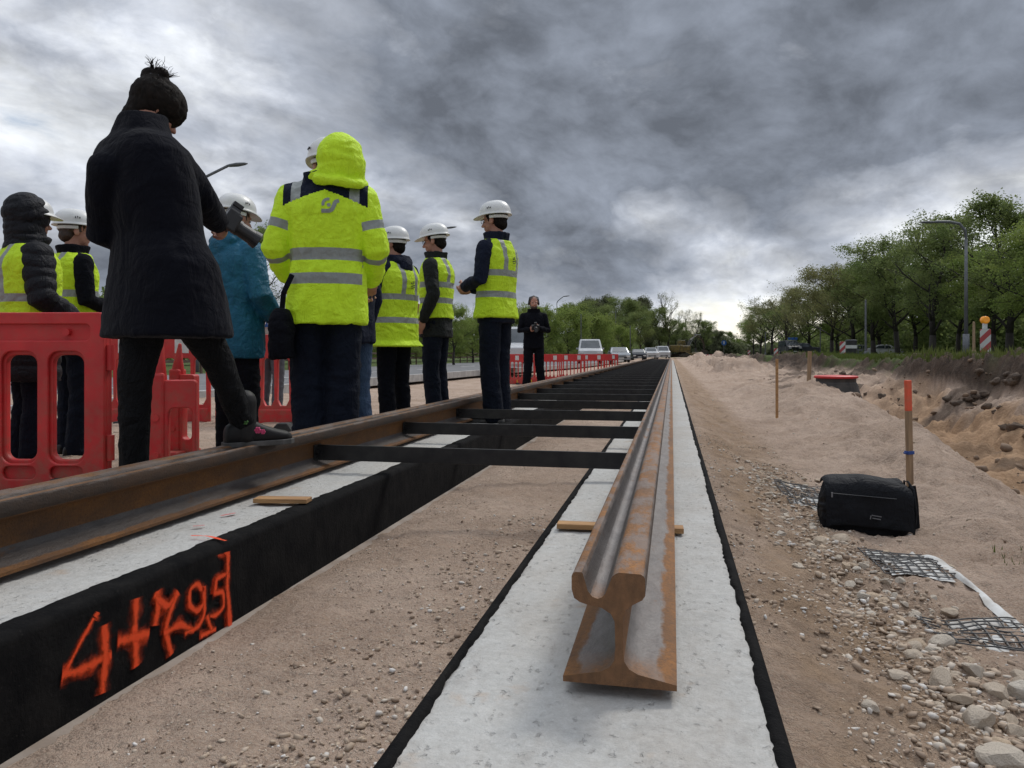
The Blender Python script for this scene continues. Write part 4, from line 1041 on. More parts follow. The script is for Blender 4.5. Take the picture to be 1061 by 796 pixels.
# black shoulder bag at his left side
def soft_bag(name, c, dims, mat, label, cat, rz=0, seed=3, strap=None):
    root = empty(name, c, rz, label, cat); g = Geo(); rr = []
    for z, k in ((0, .75), (.03, .95), (.3, 1.0), (.6, .97), (.85, .85), (1.0, .5)):
        rr.append(ring((0, 0, z*dims[2]), (1, 0, 0), (0, 1, 0), dims[0]/2*k, dims[1]/2*k, 28, 3.2))
    g.loft(rr); remesh(g, 'bag_body', .008, 2, mat, root, folds(.008, (9, 9, 7), seed))
    if strap: g = Geo(); g.tube([Vector(q) for q in strap], [(.015, .003)]*len(strap), 8); g.build('strap', mat, root)
    return root
bg = W(292, 372, 4.1); soft_bag('shoulder_bag', bg, (.12, .2, .27), M['black_cloth'], 'small black shoulder bag hanging at the left hip of the hi-vis jacket man', 'bag', PSI, strap=[(.0, 0, .26), (.01, 0, .36), (.05, .02, .46)])

# 3 man in the teal jacket
b3 = W(243, HY, 4.95); b3 = (b3.x, b3.y, hz(b3.x, b3.y))
p3 = person('man in teal blue jacket and white helmet, behind the woman in black coat', b3, 34, 1.75, dict(el_R=(.28, -.01, 1.12), wr_R=(.20, .16, .98), el_L=(-.27, .0, 1.13), wr_L=(-.18, .18, 1.0), ankle_L=(-.22, .10, .085), ankle_R=(.18, -.06, .085), knee_L=(-.16, .06, .48), knee_R=(.14, .0, .48)),
            head_pitch=-6, jacket=dict(mat='teal', hem=.72, bulk=1.2, fold=.009, sl=1.12, collar=.03), hood='down', trousers=dict(mat='black_cloth'), hair='hair_br', palm=((0, 0, 1), (0, 0, 1)))

# 4 short woman in vest
b4 = W(409, HY, 5.9); b4 = (b4.x, b4.y, -.05)
p4 = person('short woman in navy hooded jacket and long yellow vest, white helmet', b4, -60, 1.56, dict(el_L=(-.30, .06, 1.14), wr_L=(-.16, .26, 1.08), el_R=(.25, .03, 1.15), wr_R=(.10, .24, 1.16)),
            head_yaw=14, jacket=dict(mat='navy', hem=.79, bulk=1.2, sl=1.25, fold=.009), vest=dict(hem=.74, bands=(1.14, .94), flare=.035), hood='down', trousers=dict(mat='black_cloth', thigh=.095, knee=.075, ankle=.07), hair='hair')
# 5 tall man, dark coat
b5 = W(452, HY, 6.9); b5 = (b5.x, b5.y, -.06)
p5 = person('man in dark coat under a yellow vest, white helmet, one hand hanging down', b5, -78, 1.76, dict(el_L=(-.245, -.05, 1.13), wr_L=(-.235, .05, .90), el_R=(.23, .0, 1.13), wr_R=(.16, .18, 1.05)),
            head_pitch=-8, jacket=dict(mat='olive', hem=.76, bulk=1.02, fold=.008, flare=.01, collar=.03), vest=dict(hem=.93, bands=(1.20, 1.06)), trousers=dict(mat='navy2'), glasses=True, hair='hair')
# 6 man standing on the left beam
b6 = W(514, HY, 6.1); b6 = (b6.x, b6.y, .005)
p6 = person('man in navy suit, yellow vest and white helmet, standing on the left beam', b6, -60, 1.74, dict(el_L=(-.245, .0, 1.14), wr_L=(-.07, .26, 1.10), el_R=(.22, .04, 1.14), wr_R=(.05, .27, 1.09), ankle_L=(-.075, -.02, .085), ankle_R=(.085, .0, .085), knee_L=(-.085, .01, .48), knee_R=(.09, .02, .48)),
            head_yaw=6, head_pitch=-3, jacket=dict(mat='navy', hem=.80, bulk=1.0, fold=.007, collar=.03, collar_h=.035), vest=dict(hem=.84, bands=(1.17, 1.0), flare=.012), trousers=dict(mat='navy2', thigh=.095, knee=.082, ankle=.08), glasses=True, hair='hair', palm=((1, 0, .3), (-1, 0, .3)), curl=(.6, .6))
SM = [([(-.8, .5), (-.3, .2)], .3), ([(-.8, -.3), (.9, .1)], .22), ([(-.6, -.7), (.8, -.35)], .18), (circ(.2, .6, .25), .18)]
stroke_on(p6, p6['vest'], SM, (.02, 1.30*p6['s']), .035, 1, M['pocket_dark'], 'back_print')
stroke_on(p4, p4['vest'], SM, (.02, 1.27*p4['s']), .035, 1, M['pocket_dark'], 'back_print')
# 7 photographer facing us
b7 = W(553, HY, 14.0); b7 = (b7.x, b7.y, hz(b7.x, b7.y))
p7 = person('bearded man in black standing alone by the rail, facing the viewer', b7, 176, 1.80, dict(el_L=(-.25, .02, 1.14), wr_L=(-.07, .24, 1.17), el_R=(.25, .02, 1.14), wr_R=(.09, .22, 1.15), ankle_L=(-.16, -.02, .085), ankle_R=(.14, .0, .085)),
            jacket=dict(mat='black_cloth', hem=.82, bulk=1.05), trousers=dict(mat='black_cloth'), hat=False, hair='hair_br', beard=True, palm=((1, 0, .3), (-1, 0, .3)), headscale=1.04)
f7 = cR*math.sin(R(176))+cF*math.cos(R(176)); q7 = Vector(b7)+f7*.30+Vector((0, 0, 1.22)); photo_camera(q7, f7-Vector((0, 0, .35)), 1.0, 'black camera held at chest height by the bearded man')
g = Geo()
H_ = p7['H_']
for sx in (-1, 1): g.ell(H_(sx*.088, -.005, -.005), (.016, .034, .036), p7['hr'])
g.tube([H_(-.092, -.005, .02), H_(-.075, -.005, .10), H_(0, -.005, .128), H_(.075, -.005, .10), H_(.092, -.005, .02)], .008, 8); tag(g.build('headphones', M['black_plastic'], p7['root'], smooth=True))
# 8, 9 far left, behind the barrier
b8 = W(30, HY, 4.75); b8 = (b8.x, b8.y, -.20)
p8 = person('person in black padded jacket, hood up, leftmost behind the red barrier', b8, 42, 1.70, dict(el_R=(.27, .0, 1.12), wr_R=(.20, .20, 1.0), el_L=(-.26, .02, 1.12), wr_L=(-.15, .22, 1.05)),
            jacket=dict(mat='puffer', hem=.60, bulk=1.16, sl=1.28, puff=True, flare=.02), vest=dict(hem=.80, bands=(1.10, .92), dx=.026, flare=.0), hood='up', trousers=dict(mat='navy2'), hat=True, hair=None)
b9 = W(76, HY, 5.6); b9 = (b9.x, b9.y, -.22)
p9 = person('man in white helmet and yellow vest, between padded jacket and black coat', b9, 40, 1.80, dict(el_R=(.24, .0, 1.13), wr_R=(.12, .22, 1.08), el_L=(-.24, .0, 1.13), wr_L=(-.12, .22, 1.08), ankle_L=(-.10, 0, .085)),
            head_yaw=-10, jacket=dict(mat='black_cloth', hem=.76, bulk=1.05), vest=dict(hem=.78, bands=(1.15, .98)), trousers=dict(mat='navy2'), hair='hair_br')
# 10 pale hoodie behind the middle barrier
b10 = W(281, HY, 9.4); b10 = (b10.x, b10.y, hz(b10.x, b10.y))
p10 = person('person in cream jacket and grey trousers, bent over behind the barrier', b10, 20, 1.62, dict(el_L=(-.25, .12, 1.02), wr_L=(-.12, .30, .95), el_R=(.25, .12, 1.02), wr_R=(.12, .30, .95)), lean=(0, .75), head_pitch=-45,
             jacket=dict(mat='white_cloth', hem=.84, bulk=1.1, sl=1.1), trousers=dict(mat='greyjeans'), hat=False, hair='hair_br', vox=.01)
o = Geo(); q = W(277, 334, 9.05); rz10 = PSI
o.box((0, 0, 0), (.12, .01, .115)); lab = empty('lanyard_bag', q, rz10, 'small white bag with a blue square print hanging behind the barrier', 'bag')
o.build('print', M['blue_print'], lab, bevel=.003); g = Geo(); g.box((0, .03, -.035), (.17, .05, .22)); g.build('bag_body', M['white_cloth'], lab, bevel=.012)
g = Geo()
for x in (-.03, .022): g.box((x, -.0065, 0), (.030, .003, .050))
g.build('white_figure', M['white_print'], lab)
# 11 person hidden behind the hi-vis man
b11 = W(366, HY, 5.0); b11 = (b11.x, b11.y, -.12)
p11 = person('person in navy jacket and blue jeans standing behind the hi-vis jacket man', b11, -70, 1.62, dict(), jacket=dict(mat='navy', hem=.80, bulk=1.05), trousers=dict(mat='jeans'), hair='hair', hat=False, vox=.01)
# ------------------------------------------------------------------ barriers
M['red_plastic'] = simple('red_barrier_plastic', (.50, .022, .028), (.36, .016, .022), 3.5, .5, bump=.15, bscale=25, spec=.4)
m, N, b = newmat('red_barrier_plastic_worn'); co_ = obj_co(N)
c = N.mix(N.ramp(N.noise(co_, 3.5, 5), [(.35, 0.), (.65, 1.)]), (.60, .024, .026), (.44, .017, .019)); zz_ = N.n('ShaderNodeSeparateXYZ'); N.L.new(co_, zz_.inputs[0])
dirt = N.math('MULTIPLY', N.ramp(N.noise(co_, 11, 7, .75), [(.42, 0.), (.68, 1.)]), N.ramp(zz_.outputs[2], [(0., .85), (.6, .35), (1., .22)])); c = N.mix(dirt, c, (.22, .12, .075))
scr = N.ramp(N.noise(N.vmul(co_, (1, 1, 9)), 16, 6, .8), [(.66, 0.), (.72, 1.)]); c = N.mix(N.math('MULTIPLY', scr, .45), c, (.55, .12, .10))
N.L.new(c, b.inputs['Base Color']); b.inputs['Roughness'].default_value = .55; N.L.new(N.bump(N.noise(co_, 30, 4), .2, .003), b.inputs['Normal']); M['red_plastic'] = m
M['yellow_tag'] = simple('yellow_tag', (.75, .45, .03), (.55, .33, .02), 30, .6)
M['refl_white'] = simple('white_reflector', (.62, .62, .60), (.5, .5, .48), 20, .4, bump=0)
M['refl_red'] = simple('red_reflector', (.50, .02, .025), None, 20, .4, bump=0)
M['rubber'] = simple('black_rubber', (.014, .014, .014), (.03, .028, .026), 9, .8)
def slot_barrier(label, W_=2.0, H_=1.05, nslot=7, extra=True):
    root = empty('road_barrier', (0, 0, 0), 0, label, 'barrier', 'red plastic barriers')
    x0, x1 = -W_/2, W_/2; top = H_-.235; bot = .235; sw = (W_-.16)/nslot; holes = []
    for k in range(nslot):
        a = x0+.08+k*sw; holes.append(rrect(a+.045, bot, a+sw-.045, top, .05, 5))
    rec = [rrect(x0+.08, H_-.155, -.06, H_-.065, .025), rrect(.06, H_-.155, x1-.08, H_-.065, .025)]
    low = [rrect(x0+.08+k*sw+.04, .13, x0+.08+(k+1)*sw-.04, .20, .03) for k in range(nslot)]
    outer = rrect(x0, .035, x1, H_, .03)
    core = curve_panel('panel', outer, holes, .04, M['red_plastic'], root)
    for sy in (-1, 1):
        f = curve_panel('skin', outer, [rrect(x0+.08+k*sw+.03, bot-.02, x0+.08+(k+1)*sw-.03, top+.02, .06, 5) for k in range(nslot)]+rec+low, .022, M['red_plastic'], core); f.location = (0, sy*.031, 0)
    g = Geo()
    for k in range(nslot):
        if k % 2: continue
        x = x0+.08+(k+.5)*sw; g.cyl((x, -.045, H_-.11), (x, .045, H_-.11), .020, seg=14)
    g.build('boss', M['red_plastic'], root)
    g = Geo(); g.box((x1-.19, -.045, .075), (.085, .008, .035)); g.box((x0+.3, -.045, .075), (.085, .008, .035)); g.build('tag', M['yellow_tag'], root)
    for x in (x0+.25, x1-.25):
        g = Geo(); g.box((x, 0, .05), (.12, .55, .06), taper=(.9, .9)); g.box((x, 0, .10), (.10, .22, .07), taper=(.8, .6)); g.build('foot', M['rubber'], root, bevel=.01)
    for x, z in ((x1+.012, .3), (x1+.012, .8)):
        g = Geo(); g.cyl((x, 0, z-.07), (x, 0, z+.07), .022, seg=14); g.build('hinge', M['red_plastic'], root)
    return root
def bar_barrier(label, W_=1.2, H_=1.0, nb=7):
    root = empty('road_barrier', (0, 0, 0), 0, label, 'barrier', 'red plastic barriers'); x0, x1 = -W_/2, W_/2
    sw = (W_-.05)/nb; holes = []
    for k in range(nb): a = x0+.025+k*sw; holes.append([(a+.016, .30), (a+.05, .235), (a+sw-.05, .235), (a+sw-.016, .30), (a+sw-.022, H_-.28), (a+sw-.045, H_-.255), (a+.045, H_-.255), (a+.022, H_-.28)])
    outer = rrect(x0, .03, x1, H_, .03); p = curve_panel('panel', outer, holes, .05, M['red_plastic'], root)
    g = Geo(); g.box((0, 0, .12), (W_-.02, .085, .16)); g.build('base_box', M['red_plastic'], root, bevel=.015)
    for k, x in enumerate((x0+.30, x1-.30)):
        g = Geo(); g.box((x, 0, H_-.125), (.15, .058, .15)); g.build('reflector', M['refl_white'], root, bevel=.003)
        g = Geo(); g.box((x, -.046, .11), (.035, .006, .12)); g.build('tag', M['yellow_tag'], root)
        g = Geo(); g.box((x, 0, .04), (.10, .5, .06), taper=(.9, .85)); g.build('foot', M['rubber'], root, bevel=.01)
    return root
bn = slot_barrier('large red plastic barrier with tall rounded slots at the left edge')
e_ = W(112, HY, 4.18); bn.location = (e_.x-1.0*math.cos(PSI*.9), e_.y-1.0*math.sin(PSI*.9), -.27); bn.rotation_euler = (0, 0, PSI*.9)
# barrier seen almost end-on behind the woman in the coat, sunk lower
def end_barrier(wd=.20):
    root = empty('road_barrier', (0, 0, 0), 0, 'low red barrier post with upright spike, right behind the coat woman standing leg', 'barrier', 'red plastic barriers')
    curve_panel('panel', rrect(0, .02, wd, .60, .02), [rrect(.06, .12, wd-.02, .45, .03)], .07, M['red_plastic'], root)
    g = Geo(); g.box((.0, 0, .33), (.085, .10, .62)); g.box((.0, 0, .0), (.2, .3, .08)); g.build('post', M['red_plastic'], root, bevel=.015)
    g = Geo(); g.tube([(.0, 0, .6), (.01, 0, .72), (.02, 0, .82)], [.05, .028, .012], 14); g.build('connector_spike', M['red_plastic'], root, smooth=True)
    g = Geo(); g.cyl((0, -.06, .2), (0, -.045, .2), .018, seg=12); g.build('boss', M['red_plastic'], root); g = Geo(); g.cyl((0, -.06, .4), (0, -.045, .4), .018, seg=12); g.build('boss', M['red_plastic'], root)
    return root
eb = end_barrier(); p_ = W(163, HY, 4.05); eb.location = (p_.x, p_.y, -.19); eb.rotation_euler = (0, 0, PSI+R(15))
eb2 = end_barrier(.16); eb2['label'] = 'red barrier piece standing further back, between coat woman and teal jacket man'; p_ = W(184, HY, 5.6); eb2.location = (p_.x, p_.y, -.20); eb2.rotation_euler = (0, 0, PSI-R(12))
bm_ = bar_barrier('red barrier of vertical bars with a white reflector, left of the hi-vis jacket man'); p_ = W(279, HY, 8.1); bm_.location = (p_.x, p_.y, -.24); bm_.rotation_euler = (0, 0, PSI-R(6))
o = copy_tree(bm_); o['label'] = 'red barrier panel behind the teal jacket man, left of the vertical bar barrier'; p_ = W(160, HY, 8.25); o.location = (p_.x, p_.y, -.24); o.rotation_euler = (0, 0, PSI+R(4))
g = Geo(); g.box((0, 0, .08), (.34, .22, .16), taper=(.25, .5)); o = g.build('rubber_foot', M['rubber'], bevel=.01); p_ = W(294, HY, 6.4); o.location = (p_.x, p_.y, hz(p_.x, p_.y)-.01); o.rotation_euler = (0, 0, PSI); tag(o, 'black rubber wedge lying on the dirt just behind the rail, below the vertical bar barrier', 'rubber block')
# far line of barriers
fb = [(543, 24.5, 12), (568, 25.5, -14), (593, 27.0, 10), (614, 28.5, -8), (630, 31, 24)]
nm = ['first red barrier of the distant line, left of the bearded man', 'second red barrier of the distant line, behind the bearded man', 'third red barrier of the distant line, below the white van', 'fourth red barrier of the distant line, right of the white van', 'last red barrier of the distant line, at its right end']
for k, (px, d, a) in enumerate(fb):
    o = copy_tree(bm_); p_ = W(px, HY, d); o.location = (p_.x, p_.y, -.45); o.rotation_euler = (0, 0, PSI+R(a)); o['label'] = nm[k]; o.scale = (.80, 1, 1)

# ------------------------------------------------------------------ stakes, bag, manhole
M['orange_paint'] = simple('orange_marker_paint', (.75, .10, .045), (.6, .12, .06), 30, .7)
M['blue_tape'] = simple('blue_tape', (.03, .08, .30), None, 20, .5)
def stake(name, px, pyb, pyt, z, w, mat, label, tilt=0, topmat=None, frac=.3, tape=None):
    d = F_PX*(CH-z)/(pyb-HY); p = W(px, pyb, d); h = (pyb-pyt)/F_PX*d; root = empty(name, (p.x, p.y, z), 0, label, 'stake'); root.rotation_euler = (0, R(tilt), PSI+.3)
    root.location.z = z-.02; h += .02
    g = Geo(); g.box((0, 0, h*(1-frac)/2-.05), (w, w*.7, h*(1-frac)+.1)); g.build('shaft', mat, root, bevel=.002)
    g = Geo(); g.box((0, 0, h*(1-frac/2)), (w*1.01, w*.71, h*frac)); g.build('painted_top', topmat or mat, root, bevel=.003)
    if tape: g = Geo(); g.box((0, 0, h*tape), (w*1.3, w, .02)); g.box((-.02, 0, h*tape), (.04, w*.4, .008)); g.build('tape', M['blue_tape'], root, bevel=.002)
    return root
def zpx(px, py, z0):                                  # terrain height where this ray lands, by iteration
    z = z0
    for _ in range(12): p = G(px, py, z); z = .5*z+.5*hz(p.x, p.y)
    return z
stake('wooden_stake', 943, 504, 394, zpx(943, 504, -.27), .034, M['wood_old'], 'wooden stake with an orange top and blue tape, behind the black bag', -1.5, M['orange_paint'], .28, .34)
stake('wooden_stake', 805, 433, 372, zpx(805, 433, -.27), .028, M['wood'], 'thin bare wooden stake in the sand, nearer than the striped boards', 0, M['wood'], .3)
stake('wooden_stake', 838, 398, 364, .10, .05, M['wood_old'], 'grey weathered post on the sand mound beside the red capped manhole', 2, M['wood_old'], .2)
# black messenger bag
M['bag_fabric'] = cloth('bag_nylon', (.007, .008, .011), rough=.75, spec=.25, fold=.5)
M['grey_logo'] = simple('grey_tag', (.20, .20, .21), None, 30, .6, bump=0)
def messenger():
    z = zpx(897, 556, -.27); p = G(897, 550, z); root = empty('messenger_bag', (p.x, p.y, z-.015), PSI-R(14), 'black messenger bag standing on the stones beside the mesh', 'bag')
    L_, D_, T_ = .36, .17, .25; g = Geo(); rr = []
    for z_, k, off in ((0, .93, 0), (.02, 1.0, 0), (.10, 1.03, -.004), (.17, .99, 0), (.225, .93, .004), (.25, .80, .008)): rr.append(ring((-.01+off, 0, z_), (1, 0, 0), (0, 1, 0), L_/2*k, D_/2*(k if z_ < .2 else k*.9), 40, 5))
    g.loft(rr); body = remesh(g, 'bag_body', .006, 2, M['bag_fabric'], root, folds(.010, (7, 9, 9), 5, .25))
    # flap: sheet over the top and front
    V = []; F_ = []; prof = [(.075, .235), (.05, .262), (0, .270), (-.06, .262), (-.092, .240), (-.104, .20), (-.110, .14), (-.112, .085), (-.110, .055)]
    nxf = 25
    for i in range(nxf):
        x = -.185+.36*i/(nxf-1)
        for j, (y_, z_) in enumerate(prof):
            q = noise3(np.array([[x*12, j*.6, 1.0]]), 9)[0]*.006+noise3(np.array([[x*30, j*1.5, 1.0]]), 10)[0]*.002
            sag = -.018*(i/(nxf-1)-.35)**2*6*(1 if j < 5 else .4)+(-.012 if i in (0, nxf-1) else 0); V.append((x, y_-q, z_+q+sag))
    n = len(prof)
    for i in range(nxf-1):
        for j in range(n-1): a = i*n+j; F_.append((a, a+1, a+n+1, a+n))
    g = Geo(); g.add(V, F_); fl = g.build('flap', M['bag_fabric'], root, smooth=True)
    sm = fl.modifiers.new('thick', 'SOLIDIFY'); sm.thickness = .006; sm.offset = 1; ss = fl.modifiers.new('sub', 'SUBSURF'); ss.levels = 1; ss.render_levels = 2
    # right gusset panel with piping, zip line, tag, carry strap
    g = Geo(); g.tube([(.176, -.088, .01), (.186, -.090, .12), (.176, -.086, .225), (.168, -.03, .250), (.172, .05, .24), (.18, .082, .2)], .005, 8); g.tube([(.186, -.02, .01), (.198, -.02, .12), (.178, -.01, .235)], .004, 8); g.build('piping', M['bag_fabric'], body, smooth=True)
    g = Geo(); g.tube([(-.165, -.117, .200), (-.05, -.118, .194), (.10, -.118, .186)], [(.004, .002)]*3, 6); g.build('zip', M['black_plastic'], fl)
    g = Geo(); g.box((-.162, -.120, .193), (.006, .004, .022)); g.build('zip_pull', M['grey_logo'], fl)
    g = Geo()
    for k in range(2): g.box((.02, -.1225, .108-.012*k), (.040-.006*k, .002, .004), rot=(0, R(8), 0))
    g.box((-.004, -.1225, .101), (.004, .002, .016), rot=(0, R(8), 0)); g.build('printed_tag', M['grey_logo'], fl)
    g = Geo(); g.tube([(.19, .0, .225), (.205, .02, .15), (.215, .03, .03), (.25, .02, -.0), (.27, -.05, -.006)], [(.018, .0025)]*5, 8, up=(0, 1, 0)); g.build('shoulder_strap', M['bag_fabric'], root)
    return root
messenger()
# manhole cone
M['mh'] = simple('dark_manhole_plastic', (.035, .033, .032), (.07, .062, .055), 8, .75)
M['mh_red'] = simple('red_lid', (.60, .03, .03), (.45, .03, .03), 20, .5)
def manhole():
    d = 13.2; p = W(866, HY, d); zt = CH-(389-HY)/F_PX*d; root = empty('manhole_shaft', (p.x, p.y, zt-.46), 0, 'dark conical manhole shaft with a red lid on the sand mound', 'manhole'); root.scale = (.86, .86, .95)
    g = Geo(); n = 36
    prof = [(.56, -.25), (.56, .0), (.50, .04), (.40, .34), (.38, .36), (.38, .44)]
    g.loft([[Vector((r*math.cos(2*math.pi*j/n), r*math.sin(2*math.pi*j/n), z)) for j in range(n)] for r, z in prof]); g.build('cone', M['mh'], root, bevel=.01)
    g = Geo(); g.loft([[Vector((r*math.cos(2*math.pi*j/n), r*math.sin(2*math.pi*j/n), z)) for j in range(n)] for r, z in [(.40, .43), (.42, .44), (.42, .468), (.39, .48), (.1, .49)]]); g.build('lid', M['mh_red'], root, bevel=.004)
manhole()

# geogrid pieces and textile edge
M['grid_black'] = simple('geogrid_black', (.03, .03, .032), (.07, .065, .06), 40, .6)
M['textile'] = simple('white_geotextile', (.60, .60, .58), (.38, .35, .31), 12, .9, bump=.5, bscale=150)
def smooth_h(x, y): return float(hterr([x], [y], fine=False)[0])
def geogrid(x0, x1, y0, y1, label, sk=0, under=True):
    root = empty('geogrid_sheet', ((x0+x1)/2, (y0+y1)/2, 0), 0, label, 'mesh sheet', 'geogrid mesh patches'); ox, oy = root.location.x, root.location.y
    def Z(x, y): return smooth_h(x, y)+.020
    g = Geo(); p = .034
    def strip(a, b, w, m=0, lift=0):
        n = max(2, int(math.dist(a, b)/.02)); dx, dy = b[0]-a[0], b[1]-a[1]; L_ = math.hypot(dx, dy); nx_, ny_ = -dy/L_*w/2, dx/L_*w/2; V = []
        for i in range(n+1):
            x = a[0]+dx*i/n; y = a[1]+dy*i/n; z = Z(x, y)+lift
            V += [(x+nx_-ox, y+ny_-oy, z), (x-nx_-ox, y-ny_-oy, z), (x-nx_*.6-ox, y-ny_*.6-oy, z+.003), (x+nx_*.6-ox, y+ny_*.6-oy, z+.003)]
        F_ = []
        for i in range(n):
            a_ = 4*i
            for k in range(4): k2 = (k+1) % 4; F_.append((a_+k, a_+k2, a_+4+k2, a_+4+k))
        g.add(V, F_)
    nx_ = int((x1-x0)/p); ny_ = int((y1-y0)/p)
    for i in range(nx_+1): strip((x0+i*p, y0+random.uniform(0, .03)), (x0+i*p+sk, y1-random.uniform(0, .03)), .0055)
    for j in range(ny_+1): strip((x0-random.uniform(0, .01), y0+j*p), (x1+random.uniform(0, .02), y0+j*p+.01), .0055, lift=.0015)
    g.build('mesh', M['grid_black'], root, fix=True)
    if under:
        g = Geo(); V = []; F_ = []; n1, n2 = 14, max(6, int((y1-y0)/.03))
        for i in range(n1+1):
            for j in range(n2+1):
                x = x0+.02+(x1-x0-.02)*i/n1; y = y0+(y1-y0)*j/n2; e = .02*noise3(np.array([[x*20, y*20, 0]]), 3)[0]
                V.append((x-ox+(e if i == 0 else 0), y-oy+(e if j in (0, n2) else 0), Z(x, y)-.004-.004*abs(noise3(np.array([[x*25, y*25, 5]]), 3)[0])))
        for i in range(n1):
            for j in range(n2): a = i*(n2+1)+j; F_.append((a, a+1, a+n2+2, a+n2+1))
        g.add(V, F_); g.build('textile_backing', M['textile'], root, smooth=True)
    return root
geogrid(.72, .935, 2.80, 3.20, 'patch of black plastic mesh over white textile, just below the black bag')
geogrid(.70, .95, 2.16, 2.42, 'patch of black plastic mesh exposed among the rubble at the right edge', .01)
geogrid(.58, .84, 3.95, 4.60, 'patch of mesh showing behind and left of the black bag', 0, True)
def textile_strip():
    g = Geo(); V = []; F_ = []; pts = []
    y = 1.75
    while y < 3.3: pts.append(y); y += .02
    for i, y in enumerate(pts):
        x = .955+.012*math.sin(y*5)+.006*math.sin(y*17); w = .016+.006*math.sin(y*11)
        for k in range(5):
            u = k/4; xx = x+(u-.5)*2*w; V.append((xx, y, smooth_h(xx, y)+.016+.014*math.sin(math.pi*u)*(.6+.4*math.sin(y*23))))
    for i in range(len(pts)-1):
        for k in range(4): a = i*5+k; F_.append((a, a+1, a+6, a+5))
    g.add(V, F_); o = g.build('textile_edge', M['textile'], smooth=True); tag(o, 'rolled white edge of geotextile running along the mesh patches', 'fabric strip')
textile_strip()

# ------------------------------------------------------------------ stones
def stone_mesh(seed, sub=2):
    bm = bmesh.new(); bmesh.ops.create_icosphere(bm, subdivisions=3, radius=.5); rr = random.Random(seed)
    pl = [(Vector((rr.gauss(0, 1), rr.gauss(0, 1), rr.gauss(0, 1))).normalized(), rr.uniform(.26, .42)) for _ in range(9)]
    for v in bm.verts:
        for n, d in pl:
            k = v.co.dot(n)
            if k > d: v.co -= n*(k-d)*.92
        v.co.z *= .8
    P_ = np.array([v.co[:] for v in bm.verts]); dd = fbm(P_*5+seed, 2, seed)*.035
    for v, q in zip(bm.verts, dd): v.co *= 1+q*2
    me = bpy.data.meshes.new('stone'); bm.to_mesh(me); bm.free(); me.materials.append(M['stone']); return me
m, N, b = newmat('limestone'); co_ = obj_co(N); oi = N.n('ShaderNodeObjectInfo')
c = N.mix(N.ramp(N.noise(co_, 4, 5, .6), [(.3, 0.), (.7, 1.)]), (.56, .46, .35), (.43, .335, .245))
c = N.mix(N.ramp(oi.outputs['Random'], [(0, 0.), (.5, .25), (1, 1.)]), c, (.62, .57, .49)); c = N.mix(N.math('MULTIPLY', N.math('GREATER_THAN', oi.outputs['Random'], .88), .5), c, (.50, .31, .15))
c = N.mix(N.math('MULTIPLY', N.ramp(N.noise(co_, 30, 4, .7), [(.5, 0.), (.7, 1.)]), .4), c, (.20, .16, .13))
N.L.new(c, b.inputs['Base Color']); b.inputs['Roughness'].default_value = .92; b.inputs['Specular IOR Level'].default_value = .2; N.L.new(N.bump(N.noise(co_, 18, 5, .7), .5, .05), b.inputs['Normal']); M['stone'] = m
smeshes = [stone_mesh(k) for k in range(10)]; rs = random.Random(11); placed = []
def stone(x, y, r, label='pale angular stone in the rubble spilled along the mesh', group='rubble stones beside the mesh', sink=.30, squash=1):
    o = bpy.data.objects.new('stone', rs.choice(smeshes)); COL.objects.link(o)
    s = r*2; o.scale = (s*rs.uniform(.85, 1.35), s*rs.uniform(.75, 1.1), s*rs.uniform(.65, .95)*squash); o.rotation_euler = (rs.uniform(-.3, .3), rs.uniform(-.3, .3), rs.uniform(0, 6.3))
    o.location = (x, y, smooth_h(x, y)+r*.8*(1-sink*2)+.003); return tag(o, label, 'stone', group)
# big ones at the lower right
def spill_x(y): return .66+.02*math.sin(y*3)+(.0 if y > 2.2 else .02)
cnt = 0; tries = 0
while cnt < 285 and tries < 6000:
    tries += 1
    u = rs.random()**1.35; y = 1.42+3.6*u; near = 1-sstep(1.6, 3.4, y)
    x = spill_x(y)+rs.gauss(0, .075+.02*(1-near)); 
    if y > 3.1: x -= .10
    r = rs.uniform(.008, .018)+(rs.random()**2.2)*(.023*float(near)+.012)
    if x < .34 or x > .93 and y < 3.2 or x > 1.2: continue
    if 2.75 < y < 3.25 and x > .72 and rs.random() < .85: continue
    if 2.1 < y < 2.45 and x > .74 and rs.random() < .7: continue
    if any(math.hypot(x-a, y-b_) < (r+c_)*.85 for a, b_, c_ in placed): continue
    stone(x, y, r); placed.append((x, y, r)); cnt += 1
for (px, py, r, lab) in ((631*.0+902, 735, .020, 'flat pinkish stone lying alone on the gravel near the bottom right'), (883, 640, .016, 'single brown stone on the gravel slope between the beam and the mesh'), (918, 578, .026, 'brown block of stone lying on the mesh below the bag'), (986, 590, .018, 'grey stone alone on the sand right of the mesh'), (872, 562, .040, 'large pale stone against the left foot of the black bag'), (850, 565, .034, 'tan stone second from the left foot of the black bag'), (880, 410, .0, '')):
    if not r: continue
    z = zpx(px, py, -.25); p_ = G(px, py, z); stone(p_.x, p_.y, r, lab, None, .25)
